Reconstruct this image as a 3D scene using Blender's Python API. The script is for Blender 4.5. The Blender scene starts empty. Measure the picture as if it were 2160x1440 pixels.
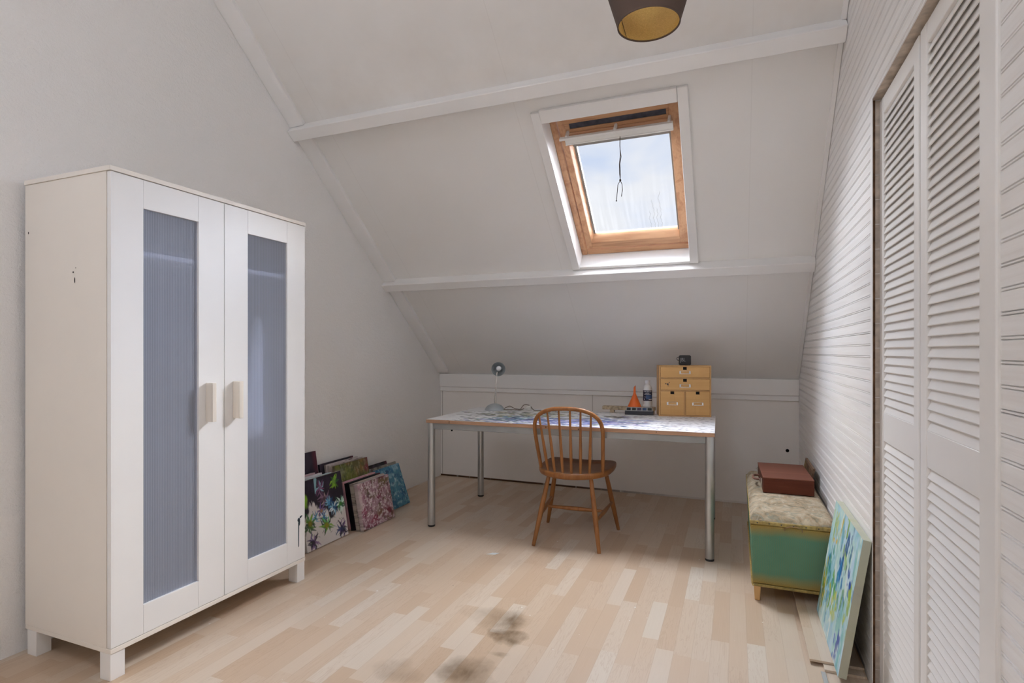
import bpy, bmesh, math, random
import numpy as np
from mathutils import Vector, Matrix
random.seed(7)
sc = bpy.context.scene
COL = sc.collection
PI = math.pi

# ------------------------------------------------------------------ materials
def new_mat(name):
    m = bpy.data.materials.new(name); m.use_nodes = True
    nt = m.node_tree
    for n in list(nt.nodes): nt.nodes.remove(n)
    return m, nt
class NB:
    """small node builder"""
    def __init__(s, nt): s.nt = nt
    def n(s, t, **kw):
        nd = s.nt.nodes.new(t)
        for k, v in kw.items(): setattr(nd, k, v)
        return nd
    def put(s, sock, v):
        if hasattr(v, 'is_output') or isinstance(v, bpy.types.NodeSocket): s.nt.links.new(v, sock)
        elif v is not None: sock.default_value = v
    def math(s, op, a, b=None, c=None, clamp=False):
        nd = s.n('ShaderNodeMath', operation=op); nd.use_clamp = clamp
        s.put(nd.inputs[0], a)
        if b is not None: s.put(nd.inputs[1], b)
        if c is not None: s.put(nd.inputs[2], c)
        return nd.outputs[0]
    def coords(s, kind='Object'): return s.n('ShaderNodeTexCoord').outputs[kind]
    def mapping(s, v, scale=(1,1,1), loc=(0,0,0), rot=(0,0,0)):
        nd = s.n('ShaderNodeMapping'); s.put(nd.inputs[0], v)
        nd.inputs['Scale'].default_value = scale; nd.inputs['Location'].default_value = loc; nd.inputs['Rotation'].default_value = rot
        return nd.outputs[0]
    def noise(s, v, scale=5, detail=3, rough=.5, dist=0):
        nd = s.n('ShaderNodeTexNoise'); s.put(nd.inputs['Vector'], v)
        nd.inputs['Scale'].default_value = scale; nd.inputs['Detail'].default_value = detail
        nd.inputs['Roughness'].default_value = rough; nd.inputs['Distortion'].default_value = dist
        return nd.outputs['Fac']
    def voro(s, v, scale=5, feature='F1'):
        nd = s.n('ShaderNodeTexVoronoi', feature=feature); s.put(nd.inputs['Vector'], v); nd.inputs['Scale'].default_value = scale
        return nd
    def white(s, v):
        nd = s.n('ShaderNodeTexWhiteNoise', noise_dimensions='3D'); s.put(nd.inputs['Vector'], v); return nd.outputs['Value']
    def sep(s, v):
        nd = s.n('ShaderNodeSeparateXYZ'); s.put(nd.inputs[0], v); return nd.outputs
    def comb(s, x, y, z):
        nd = s.n('ShaderNodeCombineXYZ'); s.put(nd.inputs[0], x); s.put(nd.inputs[1], y); s.put(nd.inputs[2], z); return nd.outputs[0]
    def ramp(s, f, stops, mode='LINEAR'):
        nd = s.n('ShaderNodeValToRGB'); s.put(nd.inputs[0], f); r = nd.color_ramp; r.interpolation = mode
        while len(r.elements) > 1: r.elements.remove(r.elements[-1])
        r.elements[0].position = stops[0][0]; r.elements[0].color = (*stops[0][1], 1)
        for p, c in stops[1:]:
            e = r.elements.new(p); e.color = (*c, 1)
        return nd.outputs[0]
    def mix(s, f, a, b, mode='MIX'):
        nd = s.n('ShaderNodeMix', data_type='RGBA', blend_type=mode)
        s.put(nd.inputs[0], f); s.put(nd.inputs[6], a if not isinstance(a, tuple) else (*a[:3], 1)); s.put(nd.inputs[7], b if not isinstance(b, tuple) else (*b[:3], 1))
        return nd.outputs[2]
    def mrange(s, v, a, b, c=0, d=1):
        nd = s.n('ShaderNodeMapRange'); s.put(nd.inputs[0], v)
        for i, q in enumerate((a, b, c, d)): nd.inputs[i+1].default_value = q
        return nd.outputs[0]
    def bump(s, h, strength=.3, dist=.005):
        nd = s.n('ShaderNodeBump'); s.put(nd.inputs['Height'], h); nd.inputs['Strength'].default_value = strength; nd.inputs['Distance'].default_value = dist
        return nd.outputs[0]
    def bsdf(s, color=(.8,.8,.8), rough=.5, metal=0, normal=None, spec=.5, **kw):
        nd = s.n('ShaderNodeBsdfPrincipled')
        s.put(nd.inputs['Base Color'], (*color[:3], 1) if isinstance(color, tuple) else color)
        s.put(nd.inputs['Roughness'], rough); s.put(nd.inputs['Metallic'], metal)
        nd.inputs['Specular IOR Level'].default_value = spec
        if normal is not None: s.put(nd.inputs['Normal'], normal)
        for k, v in kw.items(): s.put(nd.inputs[k.replace('_', ' ')], v)
        return nd.outputs[0]
    def matte(s, color, normal=None):
        nd = s.n('ShaderNodeBsdfDiffuse'); s.put(nd.inputs[0], color)
        if normal is not None: s.put(nd.inputs['Normal'], normal)
        return nd.outputs[0]
    def out(s, sh):
        nd = s.n('ShaderNodeOutputMaterial'); s.nt.links.new(sh, nd.inputs[0])
    def near(s, v, c, r0, r1, squash=(1,1,1)):
        """1 inside radius r0 of point c, 0 outside r1"""
        m = s.mapping(v, squash, tuple(-c[i]*squash[i] for i in range(3)))
        nd = s.n('ShaderNodeVectorMath', operation='LENGTH'); s.put(nd.inputs[0], m)
        return s.mrange(nd.outputs['Value'], r0, r1, 1, 0)

def simple(name, color, rough=.5, metal=0, spec=.5, var=.04, vscale=8, bump=0, bscale=80, stretch=(1,1,1)):
    m, nt = new_mat(name); b = NB(nt)
    v = b.mapping(b.coords(), stretch)
    f = b.noise(v, vscale, 4)
    lo = tuple(max(0, c*(1-var*2)) for c in color); hi = tuple(min(1, c*(1+var*2)) for c in color)
    c = b.ramp(f, [(.3, lo), (.7, hi)])
    nrm = b.bump(b.noise(v, bscale, 3), bump, .003) if bump else None
    b.out(b.bsdf(c, rough, metal, nrm, spec)); return m

def wood(name, c1, c2, rough=.45, axis=2, scale=1.0, ring=14, spec=.4, knots=False):
    m, nt = new_mat(name); b = NB(nt)
    st = [22*scale]*3; st[axis] = 1.6*scale
    v = b.mapping(b.coords(), tuple(st))
    f = b.noise(v, 1.0, 5, .6, .6)
    st2 = [90*scale]*3; st2[axis] = 4*scale
    g = b.noise(b.mapping(b.coords(), tuple(st2)), 1.0, 3)
    w = b.math('SINE', b.math('MULTIPLY', f, ring))
    fac = b.math('ADD', b.math('MULTIPLY', w, .25), b.math('ADD', b.math('MULTIPLY', g, .5), .25))
    c = b.ramp(fac, [(.1, c2), (.75, c1)])
    b.out(b.bsdf(c, rough, 0, None, spec)); return m

def vcol_mat(name, rough=.6, spec=.4, bump=.25):
    m, nt = new_mat(name); b = NB(nt)
    a = b.n('ShaderNodeAttribute', attribute_name='paint')
    h = b.noise(b.coords(), 260, 4, .6)
    b.out(b.bsdf(a.outputs['Color'], rough, 0, b.bump(h, bump, .002), spec)); return m

WALLC = (.80, .782, .765)
def plaster_mat():
    m, nt = new_mat('plaster_white'); b = NB(nt); v = b.coords()
    h = b.noise(v, 95, 3, .65); h2 = b.noise(b.mapping(v, (1,1,2.2)), 22, 2)
    hh = b.math('ADD', b.math('MULTIPLY', h, .7), b.math('MULTIPLY', h2, .5))
    c = b.ramp(b.noise(v, 1.3, 3), [(.3, (.848,.838,.822)), (.7, (.878,.868,.857))])
    mk = b.near(v, (-2.54, 4.32, .30), .006, .012); mk2 = b.near(v, (-2.54, 4.38, .42), .004, .009)
    c = b.mix(b.math('MULTIPLY', b.math('MAXIMUM', mk, mk2), .45), c, (.35,.32,.30))
    b.out(b.matte(c, b.bump(hh, .9, .005))); return m
def roof_mat():
    m, nt = new_mat('ceiling_panel_white'); b = NB(nt); v = b.coords(); s = b.sep(v)
    c = b.ramp(b.noise(v, 1.1, 3, .6), [(.3, (.838,.825,.806)), (.7, (.868,.858,.845))])
    # dust stains collected above the upper purlin
    d = b.math('MULTIPLY', b.mrange(s[1], 2.66, 2.2, 1, 0), b.mrange(s[1], 2.75, 2.68, 0, 1))
    d = b.math('MULTIPLY', d, b.mrange(b.noise(v, 3, 4, .6), .35, .75, .05, .34))
    c = b.mix(d, c, (.56,.49,.42))
    g = None
    for k in (-2.30, -1.10, .072):
        q = b.mrange(b.math('ABSOLUTE', b.math('SUBTRACT', s[0], k)), .0012, .0028, 1, 0)
        g = q if g is None else b.math('MAXIMUM', g, q)
    c = b.mix(b.math('MULTIPLY', g, .10), c, (.42,.39,.36))
    b.out(b.matte(c)); return m
def back_mat():
    m, nt = new_mat('knee_wall_panel_white'); b = NB(nt); v = b.coords(); s = b.sep(v)
    c = b.ramp(b.noise(v, 1.4, 4), [(.3, (.845,.815,.785)), (.7, (.875,.85,.825))])
    gap = b.math('MAXIMUM', b.mrange(b.math('ABSOLUTE', b.math('SUBTRACT', s[0], -1.104)), .001, .003, .55, 0),
                 b.mrange(b.math('ABSOLUTE', b.math('SUBTRACT', s[0], -2.524)),   .001, .0035, .6, 0))
    base = b.math('MULTIPLY', b.mrange(s[2], .012, .018, 1, 0), b.mrange(s[0], -1.2, -.4, 1, .15))
    base = b.math('MULTIPLY', base, b.mrange(b.noise(b.mapping(v, (9,1,1)), 2, 3), .3, .42, .3, 1))
    c = b.mix(b.math('MAXIMUM', gap, base), c, (.10,.055,.03))
    hole = b.math('MAXIMUM', b.near(v, (-2.428,4.547,.424), .009, .0115), b.near(v, (.356,4.547,.421), .011, .0135))
    c = b.mix(hole, c, (.006,.006,.006))
    b.out(b.matte(c)); return m
def plank_mat():
    m, nt = new_mat('painted_plank_white'); b = NB(nt); v = b.coords()
    g = b.noise(b.mapping(v, (30,1.2,45)), 1.5, 5, .6, .5)
    row = b.math('FLOOR', b.math('DIVIDE', b.sep(v)[2], .0848))
    rr = b.white(b.comb(0, 0, row))
    c = b.ramp(g, [(.25, (.80,.775,.755)), (.6, (.88,.87,.86))])
    c = b.mix(b.math('MULTIPLY', rr, .14), c, (.77,.72,.67))
    kn = b.voro(b.mapping(v, (1,1.6,5)), 2.1).outputs['Distance']
    c = b.mix(b.mrange(kn, .012, .03, .75, 0), c, (.28,.2,.15))
    b.out(b.bsdf(c, .42, 0, b.bump(g, .25, .003), .5)); return m
def paint_mat(name, c, rough=.4, spec=.45, grain=None):
    m, nt = new_mat(name); b = NB(nt); v = b.coords()
    f = b.noise(v, 2.2, 4)
    lo = tuple(x*.955 for x in c); col = b.ramp(f, [(.3, lo), (.7, c)])
    if grain:
        g = b.noise(b.mapping(v, grain), 1, 4)
        n = b.bump(g, .12, .002)
    else: n = None
    b.out(b.bsdf(col, rough, 0, n, spec)); return m
def floor_mat(name='laminate_floor', ox=0.0, stains=True):
    m, nt = new_mat(name); b = NB(nt); v = b.coords(); s = b.sep(v)
    W = .0655
    xi = b.math('DIVIDE', b.math('ADD', s[0], 20+ox), W); ix = b.math('FLOOR', xi); fx = b.math('FRACT', xi)
    r0 = b.white(b.comb(ix, 3.3, 0))
    ln = .40
    yi = b.math('ADD', b.math('DIVIDE', b.math('ADD', s[1], 20), ln), b.math('MULTIPLY', r0, 7.3))
    # jittered block ends
    iy0 = b.math('FLOOR', yi); 
    jit = b.math('MULTIPLY', b.white(b.comb(ix, iy0, 5.1)), .45)
    fy = b.math('FRACT', yi)
    iy = b.math('ADD', iy0, b.math('GREATER_THAN', fy, b.math('SUBTRACT', 1, jit)))
    tone = b.white(b.comb(ix, iy, 1.7)); tone2 = b.white(b.comb(ix, iy, 9.2))
    off = b.comb(b.math('MULTIPLY', tone, 37), b.math('MULTIPLY', tone2, 53), 0)
    vm = b.n('ShaderNodeVectorMath', operation='ADD'); b.put(vm.inputs[0], b.mapping(v, (26,2.3,1))); b.put(vm.inputs[1], off)
    g = b.noise(vm.outputs[0], 1.0, 4, .55, .7)
    rings = b.math('SINE', b.math('MULTIPLY', g, 60))
    vm2 = b.n('ShaderNodeVectorMath', operation='ADD'); b.put(vm2.inputs[0], b.mapping(v, (240,6,1))); b.put(vm2.inputs[1], off)
    fine = b.noise(vm2.outputs[0], 1.0, 3)
    c = b.ramp(tone, [(0, (.555,.405,.28)), (.25, (.60,.46,.335)), (.55, (.63,.505,.385)), (.8, (.65,.54,.43)), (1, (.67,.585,.485))])
    c = b.mix(b.math('MULTIPLY', b.math('MULTIPLY', b.mrange(rings, .55, 1, 0, 1), b.math('GREATER_THAN', tone2, .45)), .22), c, (.42,.27,.17))
    c = b.mix(b.math('MULTIPLY', fine, .14), c, (.36,.22,.13))
    edge = b.math('MINIMUM', fx, b.math('SUBTRACT', 1, fx))
    c = b.mix(b.mrange(edge, .008, .02, .22, 0), c, (.30,.18,.10))
    if stains:
        warp = b.n('ShaderNodeVectorMath', operation='ADD')
        nz = b.n('ShaderNodeTexNoise'); b.put(nz.inputs['Vector'], v); nz.inputs['Scale'].default_value = 9; nz.inputs['Detail'].default_value = 4
        sc_ = b.n('ShaderNodeVectorMath', operation='SCALE'); b.put(sc_.inputs[0], nz.outputs['Color']); sc_.inputs['Scale'].default_value = .16
        b.put(warp.inputs[0], v); b.put(warp.inputs[1], sc_.outputs[0]); wv = warp.outputs[0]
        o = .08
        st = None
        for (x, y, r, k, sq) in ((-.885,2.185,.085,.85,(1,.8,1)), (-.862,2.085,.075,1.1,(.8,1.2,1)), (-.93,2.20,.11,.45,(.8,1,1)), (-.835,1.955,.055,.7,(.7,1.6,1)), (-.895,1.79,.10,.85,(.8,1,1)),
                              (-1.12,1.70,.08,.30,(.8,1,1)), (-1.03,2.20,.07,.22,(.7,1,1)), (-.88,1.86,.05,.35,(.8,1,1))):
            q = b.math('MULTIPLY', b.near(wv, (x+o, y+o, o), .0, r, sq), k)
            st = q if st is None else b.math('MAXIMUM', st, q)
        st = b.math('MULTIPLY', st, b.mrange(b.noise(b.mapping(v, (40,14,1)), 1.5, 4), .25, .6, .75, 1.1), clamp=True)
        c = b.mix(b.math('POWER', st, .8), c, (.15,.09,.04))
        # paint specks and crumbs
        vo = b.voro(v, 17); d = vo.outputs['Distance']; rs = b.sep(vo.outputs['Color'])
        wsp = b.math('MULTIPLY', b.math('LESS_THAN', d, b.math('MULTIPLY', rs[1], .075)), b.math('GREATER_THAN', rs[0], .80))
        c = b.mix(wsp, c, (.82,.80,.77))
        vo2 = b.voro(b.mapping(v, (1,1,1), (3.7,1.3,0)), 12); d2 = vo2.outputs['Distance']; r2 = b.sep(vo2.outputs['Color'])
        bsp = b.math('MULTIPLY', b.math('LESS_THAN', d2, b.math('MULTIPLY', r2[1], .05)), b.math('GREATER_THAN', r2[0], .84))
        c = b.mix(bsp, c, (.10,.075,.06))
    b.out(b.bsdf(c, b.mrange(fine, .2, .8, .34, .46), 0, b.bump(b.math('ADD', b.math('MULTIPLY', fine, .3), b.mrange(edge, .0, .02, 0, 1)), .06, .001), .45))
    return m

M = {}
M['plaster'] = plaster_mat(); M['roof'] = roof_mat(); M['back'] = back_mat(); M['plank'] = plank_mat(); M['floor'] = floor_mat()
M['loose'] = floor_mat('loose_laminate', .013, False)
M['trim'] = paint_mat('trim_paint_white', (.89,.88,.87), .4)
M['lining'] = paint_mat('lining_paint_white', (.88,.88,.88), .35)
M['door'] = paint_mat('louver_paint_cream', (.87,.85,.825), .38, .5, (60,2,40))
M['rough'] = simple('rough_plank_end', (.60,.52,.44), .8, var=.12, vscale=30, bump=.5, bscale=60)
M['darkwood'] = simple('raw_brown_wood', (.16,.085,.045), .8, var=.3, vscale=25)
M['wardrobe'] = paint_mat('wardrobe_foil_cream', (.86,.81,.745), .38, .5)
M['wardoor'] = paint_mat('wardrobe_door_white', (.87,.865,.86), .36, .5)
M['hardboard'] = simple('grey_brown_hardboard', (.40,.40,.42), .7)
M['handle'] = simple('handle_pale_wood', (.80,.74,.66), .4, var=.03, stretch=(40,40,3), vscale=1)
M['chair'] = wood('honey_pine', (.33,.135,.04), (.21,.078,.022), .38, 2, 1.0)
M['chairseat'] = wood('worn_dark_seat', (.30,.15,.075), (.20,.095,.045), .42, 0, 1.0)
M['birch'] = wood('birch_ply', (.76,.47,.19), (.66,.37,.125), .5, 0, .7, 9)
M['birchcase'] = wood('birch_case', (.70,.42,.19), (.60,.34,.13), .5, 2, .7, 9)
M['pine'] = wood('window_pine', (.58,.33,.18), (.40,.19,.09), .4, 1, 1.2)
M['pinex'] = wood('window_pine_cross', (.58,.33,.18), (.40,.19,.09), .4, 0, 1.2)
M['steel'] = simple('grey_lacquered_steel', (.33,.34,.34), .42, .35, var=.05)
M['steel2'] = simple('table_leg_aluminium', (.50,.51,.51), .36, .75, var=.03)
M['black'] = simple('black_plastic', (.02,.02,.022), .5, var=.1)
M['notch'] = simple('dark_notch', (.012,.010,.009), .9, var=.1)
M['edge'] = simple('beech_edge_band', (.46,.27,.17), .5, var=.08, stretch=(3,30,30), vscale=2)
M['under'] = simple('chipboard_underside', (.55,.50,.45), .8)
M['chrome'] = simple('chrome', (.75,.74,.73), .18, 1, var=.02)
M['lampgrey'] = simple('lamp_grey_blue', (.40,.44,.46), .4, .3, var=.06)
M['bulb'] = simple('white_bulb_glass', (.88,.88,.9), .25, var=.01)
M['cord'] = simple('taupe_cord', (.24,.20,.165), .6)
M['cordblack'] = simple('dark_cord', (.05,.035,.03), .7)
M['plug'] = simple('pale_plug', (.70,.68,.64), .4)
M['orange'] = simple('orange_plastic', (.84,.155,.02), .38, var=.03)
M['bottle'] = simple('white_bottle_plastic', (.80,.79,.77), .35, var=.02)
M['label'] = simple('label_navy', (.012,.016,.045), .35, var=.2)
M['labelblue'] = simple('label_blue', (.05,.10,.24), .35, var=.15)
M['print'] = simple('print_white', (.8,.8,.82), .5, var=.01)
M['logo'] = simple('logo_grey', (.32,.32,.33), .5, var=.01)
M['paintwood'] = simple('paint_smeared_wood', (.46,.36,.24), .7, var=.28, vscale=40)
M['tray'] = simple('charcoal_box', (.045,.047,.055), .5, var=.1)
M['traygrey'] = simple('tray_grey_plastic', (.42,.42,.42), .4, var=.06, vscale=40)
M['pot'] = simple('paint_pan_dark', (.05,.05,.06), .4, var=.3, vscale=60)
M['mahog'] = wood('mahogany_case', (.165,.045,.024), (.095,.024,.012), .5, 0, .9, 10, .2)
M['mahogtop'] = wood('mahogany_case_lid', (.205,.076,.046), (.15,.052,.031), .5, 0, .9, 10, .2)
M['brass'] = simple('aged_brass', (.42,.28,.16), .35, .9)
M['leather'] = simple('brown_leather', (.20,.09,.06), .5)
M['frame'] = wood('old_frame_wood', (.20,.12,.07), (.12,.06,.035), .5, 1, 1)
M['framelight'] = wood('ochre_frame_wood', (.42,.31,.17), (.30,.2,.1), .5, 1, 1)
M['shade'] = simple('brown_shade_fabric', (.105,.07,.055), .85, var=.12, vscale=3, bump=.25, bscale=500, stretch=(1,1,.3))
M['whiteplastic'] = simple('white_bar_enamel', (.86,.85,.83), .35, var=.01)
M['gasket'] = simple('grey_gasket', (.30,.29,.27), .6)
M['ventdark'] = simple('vent_dark_mesh', (.06,.065,.09), .5, var=.2, vscale=30)
M['shirt'] = simple('white_cotton', (.86,.86,.84), .9, bump=.2, bscale=20)
M['scrap'] = simple('pale_scrap', (.72,.76,.78), .6)
M['strip'] = simple('aluminium_strip', (.55,.54,.53), .4, .6, var=.08)
def gold_mat():
    m, nt = new_mat('gold_lining'); b = NB(nt)
    n = b.noise(b.mapping(b.coords(), (1,1,1)), 240, 2)
    c = b.ramp(n, [(.3, (.72,.47,.12)), (.7, (.88,.62,.20))])
    b.out(b.bsdf(c, .45, 0, b.bump(n, .2, .001), .5)); return m
M['gold'] = gold_mat()
def pane_mat():
    m, nt = new_mat('ribbed_translucent_plastic'); b = NB(nt); v = b.coords(); s = b.sep(v)
    w = b.math('SINE', b.math('MULTIPLY', s[1], 2*PI/.0066))
    w01 = b.math('ADD', b.math('MULTIPLY', w, .5), .5)
    c = b.mix(b.math('POWER', w01, 2.5), (.80,.83,.92), (.50,.54,.64))
    red = b.math('MULTIPLY', b.near(v, (-2.018,1.497,.275), .006, .008, (1,1,.28)), .9)
    c = b.mix(red, c, (.35,.03,.05))
    n = b.bump(w, .35, .0015)
    p = b.bsdf(c, .38, 0, n, .5)
    g = b.n('ShaderNodeBsdfTransparent'); g.inputs[0].default_value = (.88,.90,.96,1)
    t = b.n('ShaderNodeBsdfTranslucent'); t.inputs[0].default_value = (.62,.68,.80,1)
    m1 = b.n('ShaderNodeMixShader'); m1.inputs[0].default_value = .40; b.nt.links.new(p, m1.inputs[1]); b.nt.links.new(t.outputs[0], m1.inputs[2])
    m2 = b.n('ShaderNodeMixShader'); b.put(m2.inputs[0], b.mrange(w01, 0, 1, .70, .46)); b.nt.links.new(m1.outputs[0], m2.inputs[1]); b.nt.links.new(g.outputs[0], m2.inputs[2])
    b.out(m2.outputs[0]); return m
M['pane'] = pane_mat()
def glass_mat():
    m, nt = new_mat('window_glass_dusty'); b = NB(nt); v = b.coords()
    tr = b.n('ShaderNodeBsdfTransparent'); tr.inputs[0].default_value = (.97,.98,.985,1)
    gl = b.n('ShaderNodeBsdfGlossy'); gl.inputs['Roughness'].default_value = .03
    lw = b.n('ShaderNodeLayerWeight'); lw.inputs[0].default_value = .12
    m1 = b.n('ShaderNodeMixShader'); b.nt.links.new(b.math('MULTIPLY', lw.outputs['Fresnel'], .5), m1.inputs[0]); b.nt.links.new(tr.outputs[0], m1.inputs[1]); b.nt.links.new(gl.outputs[0], m1.inputs[2])
    s = b.sep(v)
    st = b.noise(b.mapping(v, (55, 3, 3)), 1.0, 4, .6)
    low = b.mrange(s[1], 3.2, 3.62, .0, .005)
    f = b.math('MULTIPLY', b.mrange(st, .45, .75, 0, 1), low)
    # two or three water runs near the lower right
    wx = b.math('ADD', s[0], b.math('MULTIPLY', b.math('SUBTRACT', b.noise(b.mapping(v, (0, 14, 14)), 1, 3), .5), .05))
    runs = None
    for k, y0 in ((-.475, 3.48), (-.455, 3.53), (-.432, 3.44), (-.50, 3.54)):
        q = b.math('MULTIPLY', b.mrange(b.math('ABSOLUTE', b.math('SUBTRACT', wx, k)), .0008, .0022, .18, 0), b.math('GREATER_THAN', s[1], y0))
        runs = q if runs is None else b.math('MAXIMUM', runs, q)
    df = b.n('ShaderNodeBsdfTranslucent'); df.inputs[0].default_value = (.8,.8,.8,1)
    dk = b.n('ShaderNodeBsdfDiffuse'); dk.inputs[0].default_value = (.25,.25,.27,1)
    m2 = b.n('ShaderNodeMixShader'); b.nt.links.new(f, m2.inputs[0]); b.nt.links.new(m1.outputs[0], m2.inputs[1]); b.nt.links.new(df.outputs[0], m2.inputs[2])
    m3 = b.n('ShaderNodeMixShader'); b.nt.links.new(runs, m3.inputs[0]); b.nt.links.new(m2.outputs[0], m3.inputs[1]); b.nt.links.new(dk.outputs[0], m3.inputs[2])
    b.out(m3.outputs[0]); return m
M['glass'] = glass_mat()
def wicker_mat():
    m, nt = new_mat('green_gold_wicker'); b = NB(nt); v = b.coords('Object'); s = b.sep(v)
    zz = b.math('ADD', s[2], b.math('MULTIPLY', b.math('SUBTRACT', b.noise(v, 9, 3), .5), .03))
    top = b.mrange(zz, .300, .345, 0, 1); bot = b.mrange(zz, .135, .085, 0, 1)
    g = b.math('MAXIMUM', top, bot)
    xy = b.math('ADD', s[0], s[1])
    w1 = b.math('SINE', b.math('MULTIPLY', xy, 2*PI/.0075)); w2 = b.math('SINE', b.math('MULTIPLY', s[2], 2*PI/.0055))
    w = b.math('MULTIPLY', w1, w2)
    green = b.ramp(b.noise(v, 5, 3), [(.3, (.115,.275,.17)), (.7, (.15,.33,.22))])
    c = b.mix(g, green, (.44,.29,.07))
    c = b.mix(b.mrange(w1, .2, 1, 0, .28), c, (.27,.26,.10))
    c = b.mix(b.mrange(w, .1, 1, 0, .30), c, (.03,.05,.03))
    b.out(b.bsdf(c, .55, 0, b.bump(w, .6, .002), .4)); return m
M['wicker'] = wicker_mat()
M['rattan'] = simple('ochre_braid', (.38,.27,.085), .55, var=.16, vscale=60, bump=.6, bscale=120)
def floral_mat():
    m, nt = new_mat('faded_floral_fabric'); b = NB(nt); v = b.coords()
    n1 = b.noise(b.mapping(v, (9,6,9)), 1.5, 4, .6, 1.2); n2 = b.noise(b.mapping(v, (14,26,9), (4,2,1)), 1.2, 4, .6, 2.0); 
    c = b.ramp(n1, [(.36, (.21,.175,.115)), (.46, (.37,.28,.18)), (.55, (.42,.345,.245)), (.66, (.48,.39,.27))])
    c = b.mix(b.mrange(n2, .52, .60, 0, .75), c, (.24,.24,.185))
    c = b.mix(b.mrange(n2, .36, .30, 0, .6), c, (.55,.42,.30))
    n3 = b.noise(b.mapping(v, (60,22,1), (0,0,0), (0,0,.6)), 1, 2)
    c = b.mix(b.mrange(n3, .62, .68, 0, .4), c, (.56,.49,.40))
    b.out(b.bsdf(c, .85, 0, b.bump(b.noise(v, 300, 2), .2, .002), .2)); return m
M['floral'] = floral_mat()
M['canvas'] = vcol_mat('painted_canvas', .5, .45, .3)
M['desktop'] = vcol_mat('paint_spattered_top', .55, .25, .12)

# ------------------------------------------------------------------ mesh builder
class MB:
    def __init__(s): s.bm = bmesh.new()
    def verts(s, pts): return [s.bm.verts.new(p) for p in pts]
    def box(s, lo, hi, M4=None):
        x0,y0,z0 = lo; x1,y1,z1 = hi
        p = [(x0,y0,z0),(x1,y0,z0),(x1,y1,z0),(x0,y1,z0),(x0,y0,z1),(x1,y0,z1),(x1,y1,z1),(x0,y1,z1)]
        if M4 is not None: p = [M4 @ Vector(q) for q in p]
        v = s.verts(p)
        for f in ((0,3,2,1),(4,5,6,7),(0,1,5,4),(1,2,6,5),(2,3,7,6),(3,0,4,7)): s.bm.faces.new([v[i] for i in f])
        return s
    def hexa(s, p):   # 8 points: bottom ring 0-3, top ring 4-7
        v = s.verts(p)
        for f in ((0,3,2,1),(4,5,6,7),(0,1,5,4),(1,2,6,5),(2,3,7,6),(3,0,4,7)): s.bm.faces.new([v[i] for i in f])
        return s
    def prism(s, prof, axis, a, b, M4=None):
        """extrude 2-D profile (closed) along axis from a to b. axis 'x': prof=(y,z); 'y': (x,z); 'z': (x,y)"""
        def P(q, t):
            p = {'x': (t,q[0],q[1]), 'y': (q[0],t,q[1]), 'z': (q[0],q[1],t)}[axis]
            return M4 @ Vector(p) if M4 is not None else p
        A = s.verts([P(q, a) for q in prof]); B = s.verts([P(q, b) for q in prof]); n = len(prof)
        for i in range(n):
            j = (i+1) % n; s.bm.faces.new((A[i],A[j],B[j],B[i]))
        s.bm.faces.new(A[::-1]); s.bm.faces.new(B)
        return s
    def tube(s, pts, rad, seg=10, cap=True, squash=None):
        pts = [Vector(p) for p in pts]; n = len(pts)
        rad = [rad]*n if not hasattr(rad, '__len__') else list(rad)
        rings = []; prev = None
        for i, p in enumerate(pts):
            t = (pts[min(i+1,n-1)] - pts[max(i-1,0)]).normalized()
            if prev is None:
                up = Vector((0,0,1)) if abs(t.z) < .9 else Vector((1,0,0))
                a = t.cross(up).normalized()
            else:
                a = (prev - t*prev.dot(t)).normalized()
            prev = a; b = t.cross(a)
            rings.append(s.verts([p + (a*math.cos(k*2*PI/seg) + b*math.sin(k*2*PI/seg))*rad[i] for k in range(seg)]))
        for i in range(n-1):
            for k in range(seg):
                l = (k+1) % seg; s.bm.faces.new((rings[i][k],rings[i][l],rings[i+1][l],rings[i+1][k]))
        if cap: s.bm.faces.new(rings[0][::-1]); s.bm.faces.new(rings[-1])
        return s
    def lathe(s, prof, c=(0,0,0), seg=32, M4=None, close=False):
        """prof: (r,z) list revolved about z through c"""
        rings = []
        for r, z in prof:
            ps = [Vector((c[0]+r*math.cos(k*2*PI/seg), c[1]+r*math.sin(k*2*PI/seg), c[2]+z)) for k in range(seg)]
            if M4 is not None: ps = [M4 @ p for p in ps]
            rings.append(s.verts(ps))
        for i in range(len(rings)-1):
            for k in range(seg):
                l = (k+1) % seg; s.bm.faces.new((rings[i][k],rings[i][l],rings[i+1][l],rings[i+1][k]))
        if close:
            for k in range(seg):
                l = (k+1) % seg; s.bm.faces.new((rings[-1][k],rings[-1][l],rings[0][l],rings[0][k]))
        else:
            s.bm.faces.new(rings[0][::-1]); s.bm.faces.new(rings[-1])
        return s
    def poly(s, pts):
        s.bm.faces.new(s.verts(pts)); return s
    def extr(s, outline, z0, z1, M4=None): return s.prism(outline, 'z', z0, z1, M4)

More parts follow.
